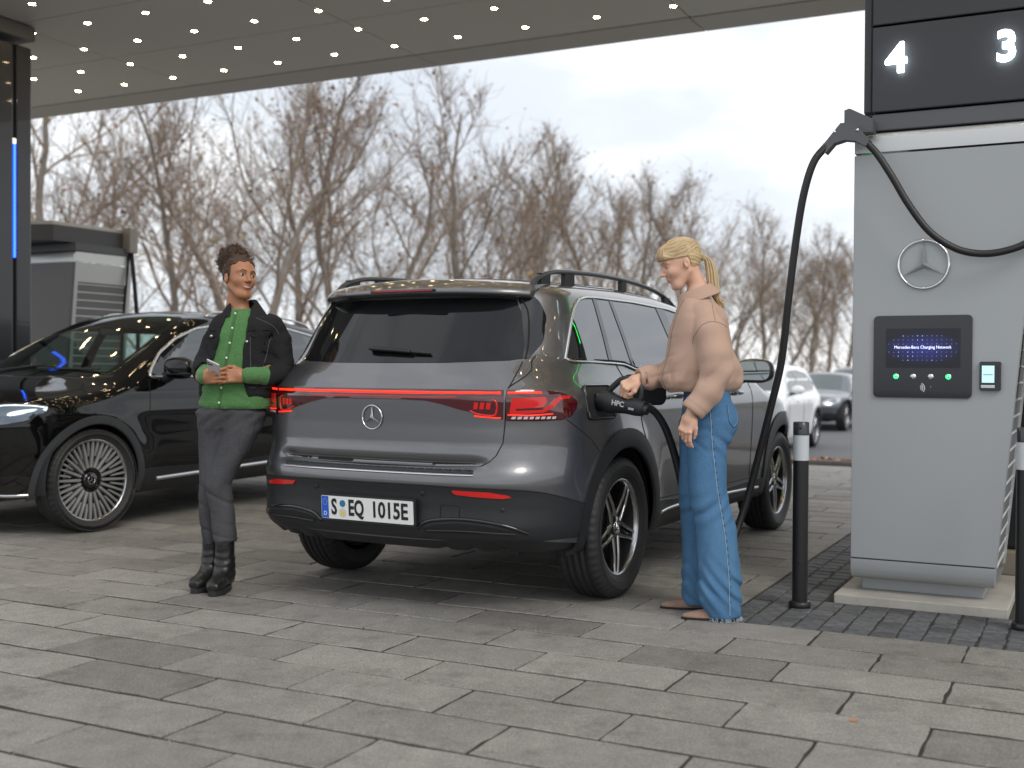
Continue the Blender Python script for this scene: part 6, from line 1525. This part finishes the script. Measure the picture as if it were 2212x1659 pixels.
# placket and buttons
zs=np.linspace(1.418,.93,40); xs_=np.interp(zs,[.93,1.10,1.30,1.42],[.012,.035,.072,.085]); 
Pq=onsurf(cardC,np.stack([xs_,np.zeros(40),zs],1),np.tile([0,1.,0],(40,1)))
MB().tube(Pq,.0085,6,flat=.35).build('placket',mat('green_knit_dark',(.05,.14,.042),.95),CW)
for i in (1,7,13,19,25,31,37): 
    p=Pq[i]; MB().lathe([(0,.003),(.005,.0025),(.006,.0)],10,axis='y',center=(p[0],p[1]+.004,p[2])).build('cardigan_button',mat('pearl_button',(.75,.72,.68),.3),CW)
# denim jacket: torso shell open at the front + sleeves
def jkC(P):
    x,y,z=P.T
    t=stack(P,[(.975,.082,-.012,.192,.125),(1.0,.080,-.012,.200,.138),(1.10,.085,-.012,.188,.132),(1.20,.096,-.012,.178,.128),(1.30,.112,-.010,.188,.122),(1.35,.122,-.008,.186,.110),(1.385,.125,-.006,.160,.096),(1.415,.118,-.004,.105,.080)],.972,1.418)
    inn=stack(P,[(.9,.082,-.012,.180,.112),(1.0,.080,-.012,.187,.124),(1.10,.085,-.012,.175,.118),(1.20,.096,-.012,.166,.115),(1.30,.112,-.010,.175,.109),(1.35,.122,-.008,.173,.097),(1.39,.122,-.006,.135,.083),(1.5,.115,-.004,.075,.066)],.9,1.5)
    t=smaxv(t,-inn,.004)
    xl=np.interp(z,[.97,1.02,1.1,1.2,1.3,1.36,1.43],[-.085,-.078,-.050,-.012,.015,.030,.052]); xr=np.interp(z,[.97,1.02,1.1,1.2,1.3,1.36,1.43],[.165,.145,.128,.130,.140,.152,.158])
    op=np.maximum(np.maximum(xl-x,x-xr),-y+.0); t=smaxv(t,-op,.004)
    # left flap hangs away lower
    a=chain(P,[(.005,-.01,1.355),(-.050,-.012,1.26),(-.093,-.005,1.15),(-.086,.045,1.112),(-.070,.085,1.098)],[.054,.055,.053,.054,.054],.01)
    b_=chain(P,[(.250,-.01,1.352),(.290,-.012,1.27),(.313,-.005,1.15),(.295,.045,1.105),(.250,.088,1.092)],[.056,.060,.056,.056,.056],.01)
    ac=(P-np.array([-.070,.086,1.095]))@np.array([.45,.89,-.05]); a=smaxv(a,ac,.006); ai=cap(P,(-.093,.0,1.14),(-.05,.15,1.085),.046); a=np.maximum(a,-np.where(ac>-.03,ai,1))
    bc_=(P-np.array([.245,.092,1.092]))@np.array([-.80,.58,.0]); b_=smaxv(b_,bc_,.006); bi=cap(P,(.313,.0,1.14),(.16,.145,1.09),.047); b_=np.maximum(b_,-np.where(bc_>-.03,bi,1))
    d=smn(t,smn(a,b_,.01),.02)
    cr_=lambda u:(1-np.abs(np.sin(u)))**3
    w=.006*cr_((z*.8+x*.5)*40+y*10)*np.exp(-((z-1.14)/.06)**2)*((x<-.03)|(x>.22))+.004*cr_((z*.5-x*.8)*36)*np.exp(-((z-1.28)/.06)**2)
    return d+.0035*vnoise(P,7,31,2)+w
sdf_obj('denim_jacket',jkC,(-.20,-.18,.95),(.44,.18,1.47),.0058,BJ,CW,sm=1)
def colC(P):
    c=np.array([.108,-.012,1.434]); q=P-c; q=q.copy(); q[:,2]-=.25*(-q[:,1])*0; r=np.sqrt((q[:,0]/1.25)**2+(q[:,1]/1.05)**2); d=np.abs(r-(.070-.55*q[:,2]))-.0070; d=smaxv(d,np.abs(q[:,2])-.048,.006)
    op=np.maximum(-q[:,1]+.030,np.abs(q[:,0]-.0)-.050-.4*np.maximum(0,q[:,2])); return smaxv(d,-op,.005)
sdf_obj('jacket_collar',colC,(-.02,-.13,1.39),(.25,.12,1.48),.0038,BJ,CW,sm=1)
# pocket flaps + metal buttons + seams
STJ=mat('jacket_seam',(.085,.085,.088),.9)
def onj(p): 
    p=np.array(p,float); return onsurf(jkC,np.stack([p[:,0],np.full(len(p),.05),p[:,1]],1),np.tile([0,1.,0],(len(p),1)),.2)
for fl in ([(.165,1.318),(.265,1.322),(.268,1.298),(.215,1.276),(.168,1.294)],[(-.07,1.315),(.0,1.320),(.0,1.295),(-.035,1.278),(-.068,1.292)]):
    A=onj(densify(fl,.012)); n=len(A); c=A.mean(0); MB().add(np.vstack([A+[0,.006,0],[c+[0,.0075,0]],A]),[(i,(i+1)%n,n) for i in range(n)]+[(i,n+1+i,n+1+(i+1)%n,(i+1)%n) for i in range(n)]).build('pocket_flap',BJ,CW)
for x,z in ((.215,1.292),(.152,1.262),(.142,1.125),(.158,1.005),(-.035,1.29)):
    p=onj([(x,z)])[0]; MB().lathe([(0,.003),(.006,.003),(.0078,.0)],12,axis='y',center=(p[0],p[1]+.006,p[2])).build('metal_button',mat('aged_metal',(.45,.43,.40),.3,1),CW)
for s_ in ([(.168,1.29),(.170,1.12)],[(.262,1.29),(.225,1.12)],[(.15,1.03),(.27,1.035)],[(.19,1.385),(.27,1.345),(.30,1.30)]):
    A=smooth_path([(a,b2,0) for a,b2 in s_],8); MB().tube(onj(A[:,:2])+[0,.001,0],.0019,4).build('jacket_stitching',STJ,CW)
# jeans: straight leg and crossed leg
def jeansC(P):
    bk=stack(P,[(.225,-.054,-.015,.036,.055),(.26,-.055,-.012,.045,.062),(.36,-.062,-.005,.050,.066),(.465,-.058,.01,.056,.068),(.52,-.054,.015,.055,.070),(.60,-.050,.010,.062,.075),(.72,-.040,.0,.074,.085),(.87,-.030,-.0,.092,.098)],.222,.90)
    fr_=stack(P,[(.250,.032,.055,.058,.060),(.30,.027,.058,.060,.064),(.40,.022,.070,.058,.066),(.48,.010,.080,.062,.070),(.54,.002,.085,.064,.075),(.60,.020,.075,.070,.080),(.70,.062,.050,.084,.088),(.80,.100,.025,.095,.094),(.88,.118,.0,.100,.098)],.247,.90)
    hip=stack(P,[(.84,.048,-.01,.150,.100),(.90,.048,-.005,.170,.108),(.96,.060,-.0,.160,.105),(1.04,.066,-.0,.145,.10)],.83,1.02)
    d=smn(smn(bk,fr_,.010),hip,.035); z=P[:,2]
    cr_=lambda u:(1-np.abs(np.sin(u)))**3
    w=.007*cr_((z*.9+P[:,0]*.5)*36)*np.exp(-((z-.47)/.07)**2)+.005*cr_((z*.7-P[:,0]*.9)*34)*np.exp(-((z-.84)/.07)**2)+.005*cr_(z*44+P[:,0]*12)*np.exp(-((z-.30)/.05)**2)+.0025*np.sin((z-P[:,0]*.7)*100)*np.exp(-((z-.87)/.06)**2)+.003*vnoise(P*np.array([1,1,.5]),8,41,2)
    return d+w
sdf_obj('jeans',jeansC,(-.16,-.14,.20),(.26,.18,1.0),.0056,GJ,CW,sm=1)
A=[(.165,.86),(.150,.80),(.128,.74),(.105,.68),(.085,.62)]; A=smooth_path([(a,b2,0) for a,b2 in A],6); Pq=onsurf(jeansC,np.stack([A[:,0],np.full(len(A),.03),A[:,1]],1),np.tile([.5,1.,0],(len(A),1)),.25); MB().tube(Pq,.0022,4).build('side_seam',mat('dark_stitch',(.02,.02,.022),.9),CW)
for cx,cy,rx_,ry_,z in ((.032,.055,.060,.062,.262),(-.054,-.014,.038,.057,.236)):
    MB().tube([(cx+rx_*math.cos(a),cy+ry_*math.sin(a),z) for a in np.linspace(0,2*math.pi,25)],.0035,5,cap=False).build('hem_fold',GJ,CW)
# boots
LEA=mat('black_leather',(.010,.010,.010),.30,noise=(20,.3,(.02,.018,.017)),bump=(50,.5,.006)); SOL=mat('lug_sole',(.014,.014,.014),.7)
for cx,cy,ang in ((.026,.084,R(6)),(-.062,.014,R(16))):
    M=rotm(rz=ang)
    def boot(P,cx=cx,cy=cy,M=M):
        q=(P-np.array([cx,cy,0]))@M
        sh=chain(q,[(0,-.03,.24),(0,-.03,.15),(0,-.025,.09)],[.049,.048,.050],.02); ft=stack(np.stack([q[:,0],q[:,2],q[:,1]],1),[(-.085,0,.055,.034,.040),(-.04,0,.075,.040,.050),(.02,.0,.068,.042,.046),(.07,0,.055,.047,.034),(.115,0,.048,.044,.030),(.145,0,.042,.030,.022)],-.088,.15)
        d=smn(sh,ft,.04); d=smaxv(d,q[:,2]-.265,.006); d=np.maximum(d,.026-q[:,2]); return d+.002*np.sin(q[:,2]*160+q[:,1]*60)*np.exp(-((q[:,2]-.14)/.05)**2)
    bo=sdf_obj('boot',boot,(cx-.16,cy-.16,.0),(cx+.16,cy+.20,.32),.0045,LEA,CW,sm=2)
    ou=[]
    for k in range(36):
        a=2*math.pi*k/36; yy=math.sin(a)*.122+.028; ww=.043+.008*math.sin(a)+.0; ou.append((math.cos(a)*ww*(1.02 if k%2 else .97),yy))
    V=[tuple((M@np.array([x,y,0]))[:2]+np.array([cx,cy])) for x,y in ou]
    so2=MB().prism(V,.001,.030).build('boot_sole',SOL,bo)
# phone
ph=empty('phone',(0,0,0),0,'white smartphone held in both hands by the curly-haired woman','phone')
pm2=MB().box((-.0355,-.004,-.073),(.0355,.004,.073),bev=.0035).mesh('phone_case'); po_=link('phone_case',pm2,ph,mat('phone_silver',(.62,.62,.63),.22,metal=.3))
b=MB().box((-.031,-.0062,.035),(-.003,-.0042,.066),bev=.001); b.build('camera_bump',mat('phone_bump',(.45,.45,.46),.25,metal=.3),ph)
b=MB()
for x,z in ((-.0235,.058),(-.0105,.0505),(-.0235,.043)): b.lathe([(0,-.0078),(.0052,-.0078),(.0055,-.0060)],14,axis='y',center=(x,0,z))
b.build('camera_lens',M_['black'],ph)
ph.location=(-1.485+.012,5.90-.205,1.118); ph.rotation_euler=(R(52),R(24),R(-8))
# ================================================================ CHARGING CABLES
HOSE=mat('cable_black',(.014,.014,.015),.38,bump=(90,.12,.002))
def ray_pt(u,v,Y):
    """world point on the sight line of a photo pixel (2212 px wide) at depth Y - used once to lay the cable out"""
    x=(u-1106)/2487.44;y=-(v-829.5)/2487.44; c,s=math.cos(.005957),math.sin(.005957); x,y=x*c-y*s if False else x*c+(-y)*s*1.0,y*c+x*s
    cp,sp=math.cos(.013449),math.sin(.013449); d=np.array([x,cp+y*sp,-sp+y*cp]); return np.array([0,0,CAMH])+d/d[1]*Y
cb=empty('charging_cable',(0,0,0),0,'thick black charging cable looping from the hose clamp to the plug in the grey SUV','cable','charging cables')
pts=[(1786,314,5.60),(1757,352,5.60),(1735,425,5.62),(1718,530,5.65),(1703,650,5.68),(1688,780,5.72),(1665,880,5.76),(1640,980,5.80),(1615,1075,5.82),(1590,1150,5.80),(1565,1225,5.70),(1540,1258,5.62),(1515,1250,5.56),(1497,1205,5.52),(1483,1130,5.50),(1473,1050,5.47),(1458,985,5.44),(1440,930,5.40),(1420,895,5.36),(1396,876,5.32)]
MB().tube(smooth_path([ray_pt(*p) for p in pts],8),.0185,14).build('hose',HOSE,cb)
# connector body
A=np.array([.44,5.425,.985]); B=np.array([.615,5.315,.950]); ax=(B-A)/np.linalg.norm(B-A)
zz=np.array([0,0,1.])-ax*ax[2]; zz/=np.linalg.norm(zz); yy=np.cross(zz,ax)
CM=Matrix(((ax[0],yy[0],zz[0],A[0]),(ax[1],yy[1],zz[1],A[1]),(ax[2],yy[2],zz[2],A[2]),(0,0,0,1)))
co=bpy.data.objects.new('connector',None) if False else None
b=MB(); b.tube([(-.03,0,0),(.0,0,0),(.03,0,-.002),(.06,0,-.002),(.12,0,0),(.17,0,.002),(.205,0,.0)],[.040,.042,.046,.038,.034,.036,.030],14,flat=1.15)
b.tube([(.195,0,0),(.225,0,-.002)],[.026,.022],12)
me=b.mesh('connector'); me.transform(CM); con=link('connector',me,cb,M_['clad'])
# handle loop on top
hp=smooth_path([(.0,0,.035),(.03,0,.075),(.075,0,.118),(.13,0,.118),(.170,0,.095),(.178,0,.055),(.172,0,.025)],5)
me=MB().tube(hp,.0125,8,flat=1.2).mesh('handle'); me.transform(CM); link('handle',me,con,M_['clad'])
me=MB().tube([(-.06,0,-.012),(-.02,0,-.012)],[.038,.042],14).mesh('plug_nose'); me.transform(CM); link('plug_nose',me,con,M_['black'])
f1=Matrix.Translation((.085,-.0,0))
tm=text_mesh('HPC',.034,.0006,off=.0009); tm.transform(CM@Matrix.Translation((.085,-.0385,.004))@Matrix.Rotation(math.pi/2,4,'X')); link('lettering',tm,con,mat('print_grey',(.5,.52,.53),.5))
me=MB().box((.142,-.0385,-.012),(.170,-.0365,-.002)).mesh('type_label'); me.transform(CM); link('type_label',me,con,mat('label_grey',(.30,.36,.38),.5))
# second cable hanging across the charger front
c2_=empty('charging_cable',(0,0,0),0,'black cable sagging across the front of the silver charging station','cable','charging cables')
pts=[(1874,310,5.52),(1895,333,5.50),(1925,378,5.47),(1965,445,5.44),(2010,502,5.41),(2065,537,5.38),(2120,548,5.35),(2175,541,5.31),(2225,520,5.28),(2290,465,5.25),(2340,390,5.25)]
MB().tube(smooth_path([ray_pt(*p) for p in pts],8),.0170,14).build('hose',HOSE,c2_)
for p in (pts[0],):
    q=ray_pt(*p)
# ================================================================ BARE TREES
BARK=mat('plane_bark',(.20,.175,.145),.9,noise=(2.5,.7,(.29,.26,.22)),bump=(12,.8,.03))
TWIG=mat('brown_twigs',(.29,.22,.17),.9)
def grow(seed,H,spread=.34,n1=9,low=.16,leaf=.02,upright=.6,fine=1.0):
    r=random.Random(seed); tr=MB(); cr=MB(); lv=MB()
    def branch(p,d,l,rad,level,mb,segs):
        pts=[np.array(p)]; dd=np.array(d,float); dd/=np.linalg.norm(dd); rs=[rad]
        for i in range(segs):
            dd=dd+np.array([r.gauss(0,.11),r.gauss(0,.11),r.gauss(0,.07)+(.10*upright if level>0 else .02)]); dd/=np.linalg.norm(dd)
            pts.append(pts[-1]+dd*l/segs); rs.append(rad*(1-(i+1)/segs*.78))
        mb.tube(pts,rs,8 if level==0 else (5 if level==1 else 3),cap=False); return pts,rs
    T,Rr=branch((0,0,0),(r.gauss(0,.04),r.gauss(0,.04),1),H*.95,H*.0145,0,tr,14)
    T=np.array(T)
    def at(P,f): 
        k=f*(len(P)-1); i=min(int(k),len(P)-2); return P[i]+(P[i+1]-P[i])*(k-i)
    for a in range(n1):
        f=low+(.93-low)*(a/(n1-1))**1.05; az=a*2.4+r.uniform(-.5,.5); el=R(r.uniform(44,68)); L1=H*spread*(1.45-1.05*f)*r.uniform(.85,1.2)*1.35
        p=at(T,f); d=(math.cos(az)*math.cos(el),math.sin(az)*math.cos(el),math.sin(el))
        P1,_=branch(p,d,L1,H*.0050*(1.15-.7*f),1,tr if a<0 else cr,8); P1=np.array(P1)
        for b_ in range(int(10+4*(1-f))):
            g=.12+.88*(b_+r.random())/14; q=at(P1,min(g,.99)); dv=P1[-1]-P1[0]; dv/=np.linalg.norm(dv)
            d2=dv+np.array([r.gauss(0,.6),r.gauss(0,.6),r.gauss(.1,.45)]); L2=L1*r.uniform(.28,.5)*(1.15-g*.6)
            P2,_=branch(q,d2,L2,H*.0016,2,cr,5); P2=np.array(P2)
            for c in range(int(7*fine)):
                q3=at(P2,.1+.88*r.random()); d3=(P2[-1]-P2[0]); d3/=np.linalg.norm(d3); d3=d3+np.array([r.gauss(0,.7),r.gauss(0,.7),r.gauss(.15,.5)])
                L3=L2*r.uniform(.35,.65); P3,_=branch(q3,d3,L3,H*.0008,3,cr,3); P3=np.array(P3)
                for e in range(int(3.4*fine)):
                    q4=at(P3,.2+.75*r.random()); d4=(P3[-1]-P3[0]); d4/=np.linalg.norm(d4); d4=d4+np.array([r.gauss(0,.7),r.gauss(0,.7),r.gauss(.1,.5)])
                    l4=L3*r.uniform(.4,.8); w=H*.0004; e4=d4/np.linalg.norm(d4)*l4; m=q4+e4*.5+np.array([r.gauss(0,.06),r.gauss(0,.06),r.gauss(0,.06)])*l4; s_=np.cross(e4,[.3,.2,1]); s_=s_/(np.linalg.norm(s_)+1e-9)*w
                    cr.add([q4-s_,q4+s_,m+s_*.7,m-s_*.7,q4+e4],[(0,1,2,3),(3,2,4)])
                    if r.random()<leaf:
                        c0=q4+e4; s=.075*r.uniform(.6,1.1); lv.add([c0+np.array([r.uniform(-s,s) for _ in range(3)]) for _ in range(4)],[(0,1,2,3)],r.choice((0,0,1,1,2)))
    return tr.mesh('trunk'),cr.mesh('crown'),lv.mesh('leaves') if len(lv.v) else None
LM=[mat('hanging_leaf_rust',(.26,.085,.03),.8),mat('hanging_leaf_brown',(.16,.075,.03),.8),mat('hanging_leaf_yellow',(.38,.30,.05),.8)]
kinds=[grow(11,10,.36,13,.10,.09,.6,1.1),grow(12,10,.33,13,.12,.10,.75),grow(13,10,.36,12,.10,.12,.55),grow(14,10,.31,13,.12,.08,.85),grow(15,10,.40,12,.08,.10,.5)]
for tr,cr,lv in kinds:
    tr.materials.append(BARK); cr.materials.append(TWIG)
    if lv: [lv.materials.append(m) for m in LM]
def tree(u,Y,vtop,k,label,rot=0,wide=1.0):
    X=(u-1106)/2487.44*Y; H=1.485+(795-vtop)/2487.44*Y; s=H/10.0
    t=empty('bare_tree',(X,Y,-.35),rot,label,'tree','bare trees beyond the road'); tr,cr,lv=kinds[k]
    for nm,me in (('trunk',tr),('crown',cr),('leaves',lv)):
        if me is None: continue
        o=bpy.data.objects.new(nm,me); COL.objects.link(o); o.parent=t
    t.scale=(s*wide*1.12,s*wide*1.12,s); return t
D=[(95,33,60,0,'thick-trunked bare tree between the lit pillar and the far charger'),
(545,33,110,4,'tallest wide bare tree rising behind the curly-haired woman'),
(345,40,190,1,'slim bare tree left of the curly-haired woman'),
(745,37,150,2,'bare tree with scattered rusty leaves above the left end of the grey SUV roof'),
(995,42,215,0,'bare tree above the middle of the grey SUV roof'),
(1125,47,290,3,'bare tree right above the rear end of the right roof rail'),
(1265,52,335,1,'bare tree above the middle of the right roof rail'),
(1395,58,385,2,'bare tree just left of the blonde woman'),
(1555,62,390,4,'bare tree directly behind the blonde ponytail'),
(1650,68,480,0,'lower bare tree between the blonde woman and the hanging cable'),
(1745,68,490,3,'bare tree right of the hanging cable'),
(1825,74,520,2,'small bare tree just left of the silver charger edge')]
for i,(u,Y,v,k,l) in enumerate(D): tree(u,Y,v,k,l,rot=i*1.3+.4)
BK='thin bare tree of the back row, seen through the crowns of the front row'
BL_=['just right of the far charger','left of the curly-haired woman','right of the curly-haired woman','above the left roof rail','above the start of the right roof rail','above the middle of the right roof rail','a little left of the blonde woman','just in front of the blonde woman','close behind the blonde ponytail','between the hanging cable and the blonde woman','nearest the silver charger edge']
for i,(u,Y,v,k) in enumerate([(190,52,330,3),(450,55,300,1),(650,52,290,0),(860,56,320,3),(1060,62,370,4),(1190,66,430,2),(1330,72,450,0),(1470,76,470,3),(1600,82,520,1),(1700,86,560,4),(1790,88,570,0)]):
    tree(u,Y,v,k,'thin back-row bare tree '+BL_[i],rot=i*2.1,wide=1.25)
# low twiggy hedge band closing the horizon
hb=MB(); r=random.Random(77)
for i in range(15000):
    x=r.uniform(-34,36); y=r.uniform(48,62) if x<8 else r.uniform(58,80); h=r.uniform(.5,4.6)*(1.2 if r.random()<.3 else .9); z=r.uniform(0,h)-.33; a=r.uniform(0,6.28); l=r.uniform(.35,1.1)
    d=np.array([math.cos(a)*.5,math.sin(a)*.5,r.uniform(.3,1)])*l; w=.014; hb.add([(x-w,y,z),(x+w,y,z),(x+d[0]+w*.5,y+d[1],z+d[2]),(x+d[0]-w*.5,y+d[1],z+d[2])],[(0,1,2,3)],0 if r.random()<.8 else 1)
tag(hb.build('thicket',[TWIG,mat('thicket_brown',(.13,.075,.045),.9)]),kind='stuff')
bpy.context.view_layer.update()
